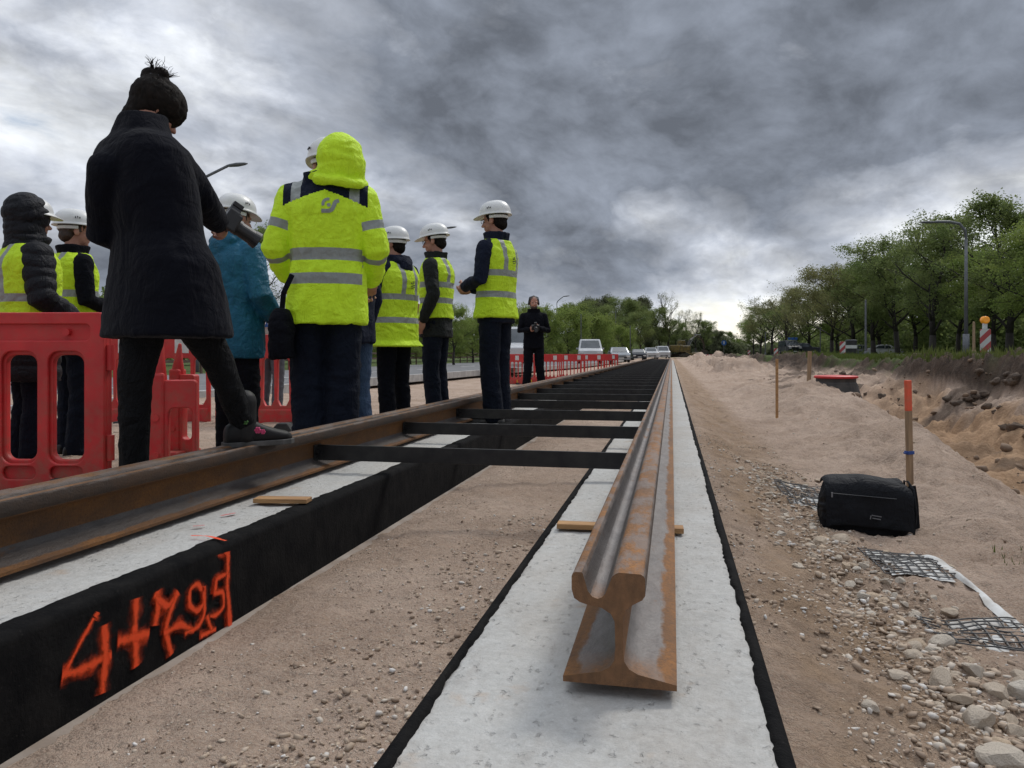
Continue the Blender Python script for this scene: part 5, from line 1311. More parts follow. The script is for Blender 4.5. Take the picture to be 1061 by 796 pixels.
# fine gravel as stuff
def gravel(name, pts, label, mat, seed):
    rr = np.random.default_rng(seed); n = len(pts); X = pts[:, 0]; Y = pts[:, 1]; Rr = pts[:, 2]
    bm = bmesh.new(); bmesh.ops.create_icosphere(bm, subdivisions=1, radius=1); base = np.array([v.co[:] for v in bm.verts]); base = np.sign(base)*np.abs(base)**.55*.8; tri = np.array([[v.index for v in f.verts] for f in bm.faces]); bm.free()
    nb = len(base); Z = hterr(X, Y)
    V = np.repeat(base[None], n, 0)*(1+rr.uniform(-.22, .22, (n, nb, 1)))+0*rr.random((n, 1, 1))
    sh_ = rr.uniform(-.5, .5, (n, 1, 3)); V = V+V[:, :, [1, 2, 0]]*sh_; V = V*rr.uniform(.45, 1.35, (n, 1, 3))*np.array([1, 1, .7])
    th = rr.uniform(0, 6.28, n); c, s_ = np.cos(th)[:, None], np.sin(th)[:, None]
    vx = V[:, :, 0]*c-V[:, :, 1]*s_; vy = V[:, :, 0]*s_+V[:, :, 1]*c
    V = np.stack([vx*Rr[:, None]+X[:, None], vy*Rr[:, None]+Y[:, None], V[:, :, 2]*Rr[:, None]+Z[:, None]+Rr[:, None]*.25], 2).reshape(-1, 3)
    T = (tri[None]+np.arange(n)[:, None, None]*nb).reshape(-1)
    me = bpy.data.meshes.new(name); me.vertices.add(len(V)); me.vertices.foreach_set('co', V.ravel()); me.loops.add(len(T)); me.loops.foreach_set('vertex_index', T)
    k = len(T)//3; me.polygons.add(k); me.polygons.foreach_set('loop_start', np.arange(k)*3); me.update(calc_edges=True)
    ca = me.color_attributes.new('tint', 'FLOAT_COLOR', 'POINT'); t = np.repeat(rr.uniform(0, 1, n), nb); t2 = np.repeat(rr.uniform(0, 1, n), nb); ca.data.foreach_set('color', np.stack([t, t2, t, np.ones_like(t)], 1).ravel())
    me.materials.append(mat); o = bpy.data.objects.new(name, me); COL.objects.link(o); return tag(o, label, 'gravel', None, 'stuff')
m, N, b = newmat('gravel'); at = N.n('ShaderNodeAttribute', attribute_name='tint'); sp = N.n('ShaderNodeSeparateColor'); N.L.new(at.outputs['Color'], sp.inputs[0])
c = N.ramp(sp.outputs[0], [(0, (.30, .22, .16)), (.3, (.46, .36, .27)), (.65, (.55, .44, .33)), (.88, (.66, .59, .50)), (1, (.80, .78, .74))]); c = N.mix(N.math('MULTIPLY', N.noise(obj_co(N), 90, 4), .5), c, (.18, .13, .10))
N.L.new(c, b.inputs['Base Color']); b.inputs['Roughness'].default_value = .93; b.inputs['Specular IOR Level'].default_value = .15; M['gravel'] = m
rg = np.random.default_rng(5)
def scatter(n, fx, y0, y1, r0, r1, powr=2.5, dens=None, ypow=1.6):
    out = []
    y = y0+(y1-y0)*rg.random(n)**ypow; x = fx(y, n); r = r0+(r1-r0)*rg.random(n)**powr
    P_ = np.stack([x, y, r], 1)
    if dens is not None: P_ = P_[rg.random(len(P_)) < dens(P_[:, 0], P_[:, 1])]
    return P_
clump = lambda x, y: np.clip(.35+1.6*fbm(np.stack([x*5, y*3, x*0], 1), 3, 77), 0, 1)
A = scatter(14000, lambda y, n: rg.uniform(.18, .80, n), 1.2, 6.5, .0016, .0085, 3, clump)
B_ = scatter(4500, lambda y, n: rg.normal(.60, .10, n), 1.3, 5.5, .003, .013, 2.5)
C_ = scatter(9000, lambda y, n: rg.uniform(-1.22, -.40, n), 1.0, 6, .0012, .0055, 3.5, clump)
D_ = scatter(1600, lambda y, n: rg.normal(-.62, .12, n), 1.2, 3.4, .002, .010, 2.5)
E_ = scatter(2500, lambda y, n: rg.uniform(.2, 4.4, n), 3, 14, .003, .014, 3, clump)
F2 = scatter(2500, lambda y, n: rg.uniform(-8, -2.0, n), 3, 16, .004, .018, 3, clump)
gr = lambda P_: P_[~(((P_[:, 0] > -1.95) & (P_[:, 0] < -1.24)) | ((P_[:, 0] > -.40) & (P_[:, 0] < .172)))]
K_ = scatter(1500, lambda y, n: 2.3+3.4*rg.random(n), 4.5, 22, .008, .07, 3.2, clump, 1.2)
M['clod_g'] = simple('small_clods', (.16, .11, .075), (.26, .18, .12), 5, .95, bump=.8, bscale=40, bdist=.01)
gravel('soil_crumbs', K_, 'dark crumbs of soil on the walls of the excavation', M['clod_g'], 4)['category'] = 'soil'
gravel('gravel_right', gr(np.concatenate([A, B_, E_])), 'loose gravel and grit over the soil right of the beam', M['gravel'], 1)
gravel('gravel_middle', gr(np.concatenate([C_, D_])), 'scattered grit on the soil strip between the two beams', M['gravel'], 2)
gravel('gravel_left', gr(F2), 'stony dirt under and behind the group of people', M['gravel'], 3)
# crumbs on the concrete beside its black edge
X_ = rg.normal(-.375, .012, 300); Y_ = 1+4*rg.random(300)**1.6
# dark clods on the trench walls
def clods():
    rr = random.Random(4); g = Geo()
    M['clod'] = simple('topsoil_clod', (.075, .055, .042), (.14, .10, .07), 6, .95, bump=.9, bscale=20, bdist=.03)
    spots = [(905, 408, .22), (925, 418, .16), (985, 418, .2), (1010, 412, .25), (1035, 425, .18), (1050, 440, .22), (960, 410, .15), (890, 396, .12), (1020, 388, .2), (1045, 392, .25), (870, 384, .2)]
    for k, (px, py, r) in enumerate(spots):
        for j in range(5):
            z = -.2; p_ = W(px+rr.uniform(-12, 12), py+rr.uniform(-5, 5), 10)
            # walk the ray until it meets the ground
            c0 = Vector((0, 0, CH)); dv = (p_-c0)/10
            t = 3
            while t < 30:
                q = c0+dv*t
                if q.z < hz(q.x, q.y): break
                t += .15
            n = Geo(); n.ell((0, 0, 0), (1, 1, 1)); P_ = np.array(n.V); rad = r*rr.uniform(.3, .8)*.6
            P_ = P_*(1+.7*fbm(P_*2.2+k*7+j*3, 3, 9)[:, None])*rad*np.array([1.2, 1, .7])+np.array(q)
            g.add([tuple(v) for v in P_], n.F)
    o = g.build('soil_clods', M['clod'], smooth=True); tag(o, 'dark lumps of topsoil on the excavated slope', 'soil', None, 'stuff')
clods()
# ------------------------------------------------------------------ vegetation
def leafmat(name, c1, c2):
    m, N, b = newmat(name); co_ = obj_co(N); f = N.ramp(N.noise(co_, .45, 3), [(.35, 0.), (.65, 1.)]); c = N.mix(f, c1, c2)
    c = N.mix(N.math('MULTIPLY', N.noise(co_, 6, 2), .5), c, tuple(x*.6 for x in c1))
    N.L.new(c, b.inputs['Base Color']); b.inputs['Roughness'].default_value = .65; b.inputs['Specular IOR Level'].default_value = .25
    tr = N.n('ShaderNodeBsdfTranslucent'); N.L.new(c, tr.inputs[0]); mx = N.n('ShaderNodeMixShader'); mx.inputs[0].default_value = .5
    out = [n for n in m.node_tree.nodes if n.type == 'OUTPUT_MATERIAL'][0]; N.L.new(b.outputs[0], mx.inputs[1]); N.L.new(tr.outputs[0], mx.inputs[2]); N.L.new(mx.outputs[0], out.inputs[0]); return m
M['leaf_a'] = leafmat('spring_leaf', (.20, .285, .065), (.30, .35, .095)); M['leaf_b'] = leafmat('dull_leaf', (.16, .22, .07), (.25, .29, .10)); M['leaf_c'] = leafmat('bronze_leaf', (.25, .235, .10), (.21, .24, .09))
M['leaf_d'] = leafmat('far_leaf', (.14, .165, .085), (.18, .19, .105))
M['bark'] = simple('bark', (.045, .038, .032), (.025, .021, .018), 6, .9, bump=.7, bscale=12, bdist=.03)
def tree_proto(seed, H, Wd, nleaf, leaf, lm, dens=1.0, trunk_h=.22, name='tree', upright=.5, spread=.55, lim=9):
    rr = random.Random(seed); np_ = np.random.default_rng(seed)
    root = empty(name, (0, 0, 0), 0, 'x', 'tree'); g = Geo(); tips = []
    def inside(p): 
        z = (p.z-trunk_h*H*.7)/(H*(1-trunk_h*.7)); return True
    def branch(p, d, L, r, lev):
        n = 4 if lev < 3 else 2; pts = [p]; rad = [r]; step = L/n
        for i in range(n):
            d = (d+Vector((rr.gauss(0, .16), rr.gauss(0, .16), rr.gauss(.06*upright*2, .10)))).normalized(); p = p+d*step; pts.append(p); rad.append(r*(1-.6*(i+1)/n))
            if lev < 3 and i >= 1 or lev == 0:
                pass
        g.tube(pts, rad, 7 if lev < 2 else 4 if lev == 2 else 3, cap=False)
        if lev >= 2:
            for q in pts[1:]: tips.append(q)
        elif lev == 1:
            for q in pts[2:]: tips.append(q)
        if lev < 3:
            k = {0: lim, 1: 5, 2: 4}[lev]
            for i in range(k):
                t = (i+.6)/k; t = .35+.65*t if lev else t
                j = min(int(t*n), n-1); q = pts[j].lerp(pts[j+1], t*n-j); ang = rr.uniform(0, 6.28)
                side = Vector((math.cos(ang), math.sin(ang), 0)); side = (side-d*side.dot(d)).normalized()
                nd = (side*(1-upright*.6)+d*.55+Vector((0, 0, upright*.5))).normalized(); branch(q, nd, L*rr.uniform(.45, .65)*(1-.35*t), r*(1-.6*t)*.55, lev+1)
    th = trunk_h*H; p = Vector((0, 0, -.3)); tp = [p, Vector((0, 0, .3)), Vector((rr.gauss(0, .05), rr.gauss(0, .05), th))]; r0 = H*.016+.03
    g.tube(tp, [r0*1.5, r0*1.05, r0*.9], 10, cap=False)
    # leader and main limbs
    q = tp[-1]; d = Vector((rr.gauss(0, .05), rr.gauss(0, .05), 1)); L = H-th; n = 8; pts = [q]; rad = [r0*.9]
    for i in range(n): d = (d+Vector((rr.gauss(0, .09), rr.gauss(0, .09), .15))).normalized(); q = q+d*L/n*.93; pts.append(q); rad.append(r0*.9*(1-.9*(i+1)/n))
    g.tube(pts, rad, 8, cap=False); tips += pts[3:]
    nl = lim*2
    for i in range(nl):
        t = (i+.3)/nl*.88; j = min(int(t*n), n-1); q = pts[j].lerp(pts[j+1], t*n-j); ang = i*2.4+rr.uniform(-.4, .4)
        prof = math.sin(math.pi*min(1, .22+t*.80))**.7; Lb = Wd*.5*prof*rr.uniform(.75, 1.2); nd = Vector((math.cos(ang), math.sin(ang), .25+upright*1.3*rr.uniform(.6, 1.2))).normalized()
        branch(q, nd, Lb*1.05, rad[j]*.5, 1)
    tr = g.build('trunk', M['bark'], root, fix=False, smooth=True)
    tp_ = np.array([t[:] for t in tips]); idx = np_.integers(0, len(tp_), nleaf)
    # some tips are bare, others crowded: gaps and clumps
    wgt = np.clip(.6+1.3*noise3(tp_*.7, seed), .06, 1); idx = np_.choice(len(tp_), nleaf, p=wgt/wgt.sum())
    C0 = tp_[idx]+ball(nleaf, np_)*np.array([spread, spread, spread*.75])*(.45+.55*np_.random((nleaf, 1)))
    C0 = C0+.35*np.stack([noise3(C0*1.6, seed+1), noise3(C0*1.6, seed+2), noise3(C0*1.6, seed+3)], 1)
    C0 = C0[C0[:, 2] > H*.10]; nn = len(C0)
    a = np_.normal(0, 1, (nn, 3)); a /= np.linalg.norm(a, axis=1)[:, None]; b = np_.normal(0, 1, (nn, 3)); b -= (a*b).sum(1)[:, None]*a; b /= np.linalg.norm(b, axis=1)[:, None]
    s_ = leaf*np_.uniform(.6, 1.3, (nn, 1)); V = np.stack([C0-a*s_*.5, C0+b*s_*.32, C0+a*s_*.5, C0-b*s_*.32], 1).reshape(-1, 3)
    me = bpy.data.meshes.new('crown'); me.vertices.add(len(V)); me.vertices.foreach_set('co', V.ravel()); me.loops.add(nn*4); me.loops.foreach_set('vertex_index', np.arange(nn*4)); me.polygons.add(nn); me.polygons.foreach_set('loop_start', np.arange(nn)*4); me.update(calc_edges=True)
    me.materials.append(lm); o = bpy.data.objects.new('crown', me); COL.objects.link(o); o.parent = root
    return root
protos = {
 'wide1': tree_proto(1, 12, 10, 42000, .16, M['leaf_a'], spread=.85, upright=.35),
 'wide2': tree_proto(2, 12, 9.5, 36000, .16, M['leaf_b'], spread=.85, upright=.45),
 'airy': tree_proto(3, 13, 8, 24000, .15, M['leaf_b'], spread=.65, upright=.6, trunk_h=.15),
 'bronze': tree_proto(4, 11, 9, 24000, .14, M['leaf_c'], spread=.7, upright=.5),
 'poplar': tree_proto(5, 15, 7.5, 34000, .22, M['leaf_d'], spread=1.1, upright=.65, trunk_h=.08, lim=11),
 'bare': tree_proto(6, 15, 8, 2600, .16, M['leaf_c'], spread=.4, upright=.85, trunk_h=.2),
 'bushy': tree_proto(8, 7, 8, 34000, .16, M['leaf_a'], spread=.8, upright=.25, trunk_h=.08, lim=10),
}
used_t = set(); rt = random.Random(9)
def tree(kind, px, d, top, label, group, X=None, wsc=1):
    o = protos[kind] if kind not in used_t else copy_tree(protos[kind]); used_t.add(kind)
    p = W(px, HY, d); gz = .35 if p.x > 5 and p.y < 95 else -.1
    H = CH+(HY-top)/F_PX*d-gz; base = {'wide1': 12, 'wide2': 12, 'airy': 13, 'bronze': 11, 'poplar': 15, 'bare': 15, 'bushy': 7}[kind]
    s = H/base*.99; o.location = (p.x, p.y, gz); o.scale = (s*wsc, s*wsc, s); o.rotation_euler = (0, 0, rt.uniform(0, 6.28)); tag(o, label, 'tree', group); return o
GR = 'trees along the right road'
RT = [('airy', 1046, 50, 200, 'tallest tree at the right edge, loose crown above the striped board'), ('wide1', 1088, 44, 235, 'dense tree cut by the right edge of the picture'), ('wide1', 1030, 56, 262, 'dense green tree directly behind the tall lamp post'), ('airy', 966, 62, 222, 'tall airy tree left of the tall lamp post'), ('wide2', 992, 66, 262, 'dull green tree between the airy tree and the lamp post'),
      ('wide2', 930, 74, 252, 'dull green tree second left of the tall airy tree'), ('wide1', 948, 84, 275, 'green tree behind the white car'), ('airy', 905, 86, 262, 'loose tree above the thin middle pole'), ('bronze', 884, 92, 276, 'bronze tinted tree left of the thin pole'), ('wide2', 912, 98, 285, 'dull tree behind the thin middle pole'), ('bronze', 862, 105, 284, 'bronze leaved tree above the middle striped board'),
      ('wide1', 868, 118, 300, 'dark green tree behind the middle striped board'), ('bronze', 838, 122, 300, 'bronze tree above and right of the dark van'), ('bare', 815, 132, 306, 'thin sparse tree above the dark van'), ('wide2', 826, 140, 318, 'dull tree behind the dark van'), ('bronze', 800, 150, 309, 'bronze tree left of the dark van, near the gap in the tree row'), ('wide2', 788, 172, 322, 'last but one tree of the right row toward the gap'), ('wide1', 781, 190, 333, 'leftmost small tree of the right row, beside the gap'), ('wide2', 1000, 92, 300, 'background tree filling under the airy tree'), ('wide1', 1062, 70, 290, 'background tree low behind the striped board with the lamp')]
for k, px, d, top, lab in RT: tree(k, px, d, top, lab, GR, wsc=1.28)
GL = 'trees beyond the left road'
LT = [('poplar', 618, 150, 305, 'leftmost of the tall upright trees behind the white van'), ('poplar', 634, 158, 303, 'tall upright tree behind the white van, second of the tall clump'), ('poplar', 652, 150, 306, 'tall upright tree right of the clump behind the white van'), ('poplar', 672, 156, 304, 'upright tree left of the bare tree'), ('bare', 692, 150, 302, 'bare tree with open branches above the excavator'), ('bare', 712, 170, 320, 'smaller bare tree right of the one above the excavator'), ('bare', 721, 180, 322, 'thin bare tree behind the excavator'),
      ('wide2', 664, 130, 326, 'low dull tree in front of the tall clump'), ('wide2', 700, 160, 335, 'dull tree behind the excavator cab'), ('wide2', 728, 190, 334, 'rounded tree right of the excavator'), ('poplar', 740, 220, 340, 'tree near the gap above the striped hoarding'), ('wide2', 752, 260, 345, 'small distant tree left of the gap'), ('wide1', 762, 300, 351, 'smallest distant tree beside the gap'),
      ('wide2', 606, 142, 316, 'broad dull tree filling behind the white van'), ('wide2', 645, 146, 313, 'broad dull tree filling the tall upright clump'), ('wide2', 683, 150, 322, 'broad dull tree at the foot of the bare tree'), ('wide2', 626, 138, 320, 'broad tree low in the tall upright clump'), ('bushy', 560, 92, 320, 'rounded bushy tree behind the bearded man'), ('bushy', 590, 98, 322, 'rounded bushy tree above the white van'), ('bushy', 615, 110, 330, 'low bushy tree right of the white van'), ('bushy', 640, 118, 338, 'low bush tree above the silver car'), ('bushy', 537, 84, 326, 'bushy tree showing left of the bearded man'),
      ('wide1', 470, 52, 318, 'yellow green tree between the two men in vests'), ('bushy', 425, 60, 325, 'bushy tree showing right of the short woman'), ('bushy', 490, 70, 330, 'bushy tree behind the man standing on the beam'), ('airy', 262, 46, 232, 'thin tree top showing between teal jacket and hi-vis jacket'), ('bushy', 285, 52, 330, 'low bushes behind the middle barrier'), ('bushy', 380, 56, 330, 'bushes behind the short woman'), ('wide2', 508, 96, 318, 'tree seen above the hands of the man on the beam')]
for k, px, d, top, lab in LT: tree(k, px, d, top, lab, GL)
# distant wood closing the horizon, one mass
def wood():
    g = np.random.default_rng(3); n = 60000; x = g.uniform(-420, 420, n); 
    y = 330+g.uniform(0, 40, n)+np.abs(x)*.15
    hh = 8+5*fbm(np.stack([x*.05, x*0, x*0], 1), 3, 5)+2.5*fbm(np.stack([x*.3, x*0, x*0], 1), 2, 6)
    z = g.random(n)**.7*hh; keep = np.ones(n, bool); C0 = np.stack([x, y, z], 1)[keep]; nn = len(C0)
    a = g.normal(0, 1, (nn, 3)); a /= np.linalg.norm(a, axis=1)[:, None]; b = g.normal(0, 1, (nn, 3)); b -= (a*b).sum(1)[:, None]*a; b /= np.linalg.norm(b, axis=1)[:, None]
    s_ = 1.0*g.uniform(.6, 1.4, (nn, 1)); V = np.stack([C0-a*s_, C0+b*s_*.8, C0+a*s_, C0-b*s_*.8], 1).reshape(-1, 3)
    me = bpy.data.meshes.new('distant_wood'); me.vertices.add(len(V)); me.vertices.foreach_set('co', V.ravel()); me.loops.add(nn*4); me.loops.foreach_set('vertex_index', np.arange(nn*4)); me.polygons.add(nn); me.polygons.foreach_set('loop_start', np.arange(nn)*4); me.update(calc_edges=True)
    me.materials.append(M['leaf_d']); o = bpy.data.objects.new('distant_wood', me); COL.objects.link(o); tag(o, 'far belt of woodland closing the horizon', 'wood', None, 'stuff')
wood()
# undergrowth behind the right trees and left of the left road: hedge masses
def hedge(name, pts, hmin, hmax, n, mat, label, leaf=.22):
    g = np.random.default_rng(len(label)); t = g.random(n); P_ = np.array(pts); k = t*(len(P_)-1); i = np.minimum(k.astype(int), len(P_)-2); f = (k-i)[:, None]
    C0 = P_[i]*(1-f)+P_[i+1]*f; C0 = np.concatenate([C0, np.zeros((n, 1))], 1) if C0.shape[1] == 2 else C0
    C0[:, :2] += g.normal(0, 1.3, (n, 2)); h = hmin+(hmax-hmin)*(.5+.9*fbm(C0[:, :2].repeat(1, 0) @ np.array([[.2, 0, 0], [0, .2, 0]]), 3, 12)); C0[:, 2] = g.random(n)**.8*h
    a = g.normal(0, 1, (n, 3)); a /= np.linalg.norm(a, axis=1)[:, None]; b = g.normal(0, 1, (n, 3)); b -= (a*b).sum(1)[:, None]*a; b /= np.linalg.norm(b, axis=1)[:, None]
    s_ = leaf*g.uniform(.5, 1.2, (n, 1)); V = np.stack([C0-a*s_*.6, C0+b*s_*.45, C0+a*s_*.6, C0-b*s_*.45], 1).reshape(-1, 3)
    me = bpy.data.meshes.new(name); me.vertices.add(len(V)); me.vertices.foreach_set('co', V.ravel()); me.loops.add(n*4); me.loops.foreach_set('vertex_index', np.arange(n*4)); me.polygons.add(n); me.polygons.foreach_set('loop_start', np.arange(n)*4); me.update(calc_edges=True)
    me.materials.append(mat); o = bpy.data.objects.new(name, me); COL.objects.link(o); tag(o, label, 'undergrowth', None, 'stuff')
hedge('undergrowth_right', [(30, 36), (30, 80), (29, 130), (28, 200)], 2.5, 7.5, 80000, M['leaf_b'], 'dark undergrowth between and behind the trees of the right row', .35)
hedge('undergrowth_left', [(-60, 30), (-45, 50), (-34, 80), (-26, 120), (-20, 170), (-10, 230)], 2, 6, 70000, M['leaf_b'], 'undergrowth beyond the left road', .35)
hedge('undergrowth_middle', [(-16, 230), (-5, 235), (8, 240), (20, 240)], 3, 8, 16000, M['leaf_d'], 'scrub closing the far end of the roads', .6)

# grass on the bank top
def grass(name, n, fx, y0, y1, hmin, hmax, label, seed, wd=.012):
    g = np.random.default_rng(seed); y = y0+(y1-y0)*g.random(n)**1.5; x = fx(g, y, n)
    k = (noise3(np.stack([x*.9, y*.5, x*0], 1), 4) > -.25)|(g.random(n) < .15); x, y = x[k], y[k]; n = len(x); z = hterr(x, y)-.01
    h = g.uniform(hmin, hmax, n)*(1+.5*noise3(np.stack([x*1.3, y*.8, x*0], 1), 6)); th = g.uniform(0, 6.28, n); lx, ly = np.cos(th)*h*.35*g.random(n), np.sin(th)*h*.35*g.random(n); w = wd*(.6+.8*g.random(n)); a = g.uniform(0, 3.14, n); wx, wy = np.cos(a)*w, np.sin(a)*w
    V = np.stack([np.stack([x-wx, y-wy, z], 1), np.stack([x+wx, y+wy, z], 1), np.stack([x+lx*.4+wx*.6, y+ly*.4+wy*.6, z+h*.6], 1), np.stack([x+lx, y+ly, z+h], 1)], 1).reshape(-1, 3)
    me = bpy.data.meshes.new(name); me.vertices.add(len(V)); me.vertices.foreach_set('co', V.ravel()); me.loops.add(n*4); me.loops.foreach_set('vertex_index', np.arange(n*4)); me.polygons.add(n); me.polygons.foreach_set('loop_start', np.arange(n)*4); me.update(calc_edges=True)
    me.materials.append(M['grass']); o = bpy.data.objects.new(name, me); COL.objects.link(o); tag(o, label, 'grass', None, 'stuff')
M['grass'] = leafmat('grass_blade', (.085, .12, .025), (.15, .17, .05))
grass('grass', 30000, lambda g, y, n: 5.62+.35*np.sin(y*.31)+.22*np.sin(y*.93+1)+g.random(n)**1.6*5, 7, 45, .05, .20, 'rough green grass along the top of the excavated bank', 1)
grass('grass_tuft', 260, lambda g, y, n: 1.28+g.normal(0, .05, n), 3.05, 3.3, .02, .05, 'small tuft of green grass on the sand at the right edge', 2, .0025)

# ------------------------------------------------------------------ lamp posts and poles
M['galv'] = simple('galvanised_steel', (.16, .165, .17), (.11, .115, .12), 6, .5, metal=.5, bump=.1)
def lamp(px, d, top, arm, label, side=1, curved=False, gz=0, pr=.07):
    p = W(px, HY, d); h = CH+(HY-top)/F_PX*d-gz; root = empty('street_lamp', (p.x, p.y, gz), PSI, label, 'street lamp', 'street lamps along the roads')
    g = Geo(); g.tube([(0, 0, -.2), (0, 0, 1.2)], [pr*1.6, pr*1.6], 12, cap=False); g.tube([(0, 0, 1.2), (0, 0, h-.9)], [pr, pr*.7], 12, cap=False); g.build('pole', M['galv'], root, smooth=True)
    g = Geo()
    if curved: pts = [(0, 0, h-.9), (side*.05, 0, h-.45), (side*.35, 0, h-.1), (side*.9, 0, h), (side*arm, 0, h)]
    else: pts = [(0, 0, h-.9), (side*.15, 0, h-.62), (side*arm*.5, 0, h-.32), (side*arm*.85, 0, h-.06)]
    g.tube(pts, [pr*.75]*len(pts), 8); g.build('arm', M['galv'], root, smooth=True)
    g = Geo(); q = Vector(pts[-1]); rr = []
    for t, w_, hh in ((0, .05, .04), (.15, .10, .06), (.5, .15, .075), (.85, .12, .05), (1.0, .04, .02)): rr.append(ring(q+Vector((side*(t*.85), 0, .02+.10*t if not curved else -.02)), (0, 1, 0), (0, 0, 1), w_, hh, 14, 2.5))
    g.loft(rr); g.build('lamp_head', M['galv'], root, smooth=True); return root
lamp(203, 31, 171, 1.5, 'street lamp with arm reaching right above the arm of the woman in the black coat', 1, pr=.08)
lamp(447, 56, 236, 1.2, 'street lamp whose arm shows right of the glasses wearing man in the dark coat', 1)
lamp(577, 100, 307, 1.0, 'small street lamp behind the bearded man, arm to the right', 1, gz=-.2)
lamp(1001, 40, 230, 1.6, 'tall curved street lamp in front of the right trees', -1, True, .42, pr=.10)
def pole(px, d, top, label, r=.07, gz=0, mat='galv'):
    p = W(px, HY, d); h = CH+(HY-top)/F_PX*d-gz; g = Geo(); g.tube([(0, 0, -.2), (0, 0, h)], [r, r*.75], 10); g.tube([(0, 0, h-.02), (0, 0, h+.05)], [r*.9, r*.5], 10); g.tube([(0, 0, -.2), (0, 0, .25)], [r*1.6, r*1.5], 10); o = g.build('pole', M[mat], smooth=True); o.location = (p.x, p.y, gz); return tag(o, label, 'pole', 'bare poles along the roads')
pole(897, 50, 312, 'thin pole in front of the bronze trees, right of the middle striped board', gz=.42, r=.08); pole(602, 90, 326, 'thin pole above the white van', gz=-.2); pole(653, 110, 338, 'thin pole behind the parked cars'); pole(638, 130, 322, 'thin pole in front of the tall upright trees')
pole(1009, 34, 335, 'short wooden pole beside the striped board with the orange lamp', .07, .4, 'wood_old'); pole(793, 90, 345, 'thin pole left of the dark van', .07, .4); pole(850, 96, 340, 'thin pole right of the dark van', .07, .35)

# ------------------------------------------------------------------ striped boards
def stripes(name):
    m, N, b = newmat(name); co_ = obj_co(N); s = N.n('ShaderNodeSeparateXYZ'); N.L.new(co_, s.inputs[0]); t = N.math('FRACT', N.math('MULTIPLY', N.math('ADD', s.outputs[2], N.math('MULTIPLY', s.outputs[0], -1.0)), 2.85)); f = N.math('GREATER_THAN', t, .5)
    n = N.noise(co_, 8, 4); c = N.mix(f, (.60, .60, .58), (.42, .02, .03)); c = N.mix(N.math('MULTIPLY', n, .3), c, (.25, .2, .18)); N.L.new(c, b.inputs['Base Color']); b.inputs['Roughness'].default_value = .45; return m
M['stripe'] = stripes('red_white_stripe'); M['amber'] = simple('amber_lens', (.85, .33, .02), (.8, .28, .02), 20, .3, emis=.15)
def board(px, d, top, bot, label, lampy=False, foot=True, gz=None):
    p = W(px, HY, d); z1 = CH+(HY-top)/F_PX*d; z0 = CH+(HY-bot)/F_PX*d; gz = hz(p.x, p.y) if gz is None else gz; h = z1-z0; w = .26
    root = empty('striped_board', (p.x, p.y, gz), PSI+R(rt.uniform(-8, 8)), label, 'warning board', 'red and white warning boards')
    o = curve_panel('board', rrect(-w/2, 0, w/2, h, .03), [], .03, M['stripe'], root, bevel=.004); o.location = (0, 0, z0-gz)
    g = Geo(); g.tube([(0, .035, -.05), (0, .035, z1-gz-.05)], .022, 10); g.build('post', M['galv'], root); g = Geo(); g.box((0, .03, .04), (.40, .70, .10), taper=(.9, .9)); g.build('foot', M['rubber'], root, bevel=.02)
    if lampy:
        g = Geo(); g.box((0, .03, z1-gz+.08), (.10, .09, .16)); g.build('lamp_body', M['white_print'], root, bevel=.012)
        g = Geo(); g.cyl((0, -.04, z1-gz+.24), (0, .10, z1-gz+.24), .10, seg=24); g.cyl((0, -.055, z1-gz+.24), (0, -.04, z1-gz+.24), .075, .095, seg=24); g.build('lamp_lens', M['amber'], root, bevel=.01)
    return root
board(1021, 20, 341, 372, 'red and white striped board with orange lamp on the grass bank at the right', True)
board(873, 36, 354, 375, 'red and white striped board left of the dark bin, in the middle of the bank')
board(804, 48, 361, 377, 'red and white striped board left of the dark van'); board(776, 78, 363, 373, 'small distant striped board near the gap in the trees')
for k, px in enumerate((730, 737, 744, 751, 758, 765)):
    d = 88+k*3; p = W(px, HY, d); root = empty('striped_barrier', (p.x, p.y, -.1), PSI+R(rt.uniform(-15, 15)), 'distant red and white striped barrier in the row below the gap in the trees', 'barrier', 'distant striped barriers')
    o = curve_panel('board', rrect(-.42, .3, .42, .62, .02), [], .04, M['stripe'], root, bevel=.004)
    g = Geo(); g.box((-.35, 0, .2), (.06, .06, .6)); g.box((.35, 0, .2), (.06, .06, .6)); g.box((0, 0, -.02), (.9, .4, .08)); g.build('frame', M['red_plastic'], root)
# litter bin
p_ = W(882, HY, 40); root = empty('litter_bin', (p_.x, p_.y, .4), 0, 'dark cylindrical bin with pale sides next to the middle striped board', 'bin'); g = Geo(); g.cyl((0, 0, 0), (0, 0, .85), .26, .28, 20); g.build('drum', M['black_plastic'], root, bevel=.02)
g = Geo(); g.cyl((0, 0, .85), (0, 0, .92), .30, .25, 20); g.build('lid', M['black_plastic'], root, bevel=.01); g = Geo(); g.cyl((0, 0, .45), (0, 0, .62), .285, .288, 20); g.build('pale_band', M['refl_white'], root)
# blue sign far off
p_ = W(750, HY, 110); root = empty('road_sign', (p_.x, p_.y, 0), PSI, 'small round blue road sign far down the site', 'sign'); g = Geo(); g.tube([(0, 0, -.1), (0, 0, 2.4)], .04, 8); g.build('post', M['galv'], root); g = Geo(); g.cyl((0, -.05, 2.2), (0, -.03, 2.2), .38, seg=24); pl_ = g.build('plate', M['blue_print'], root)
g = Geo(); g.box((0, -.06, 2.2), (.1, .01, .4)); g.box((0, -.06, 2.33), (.24, .01, .08)); g.build('white_symbol', M['white_print'], pl_)
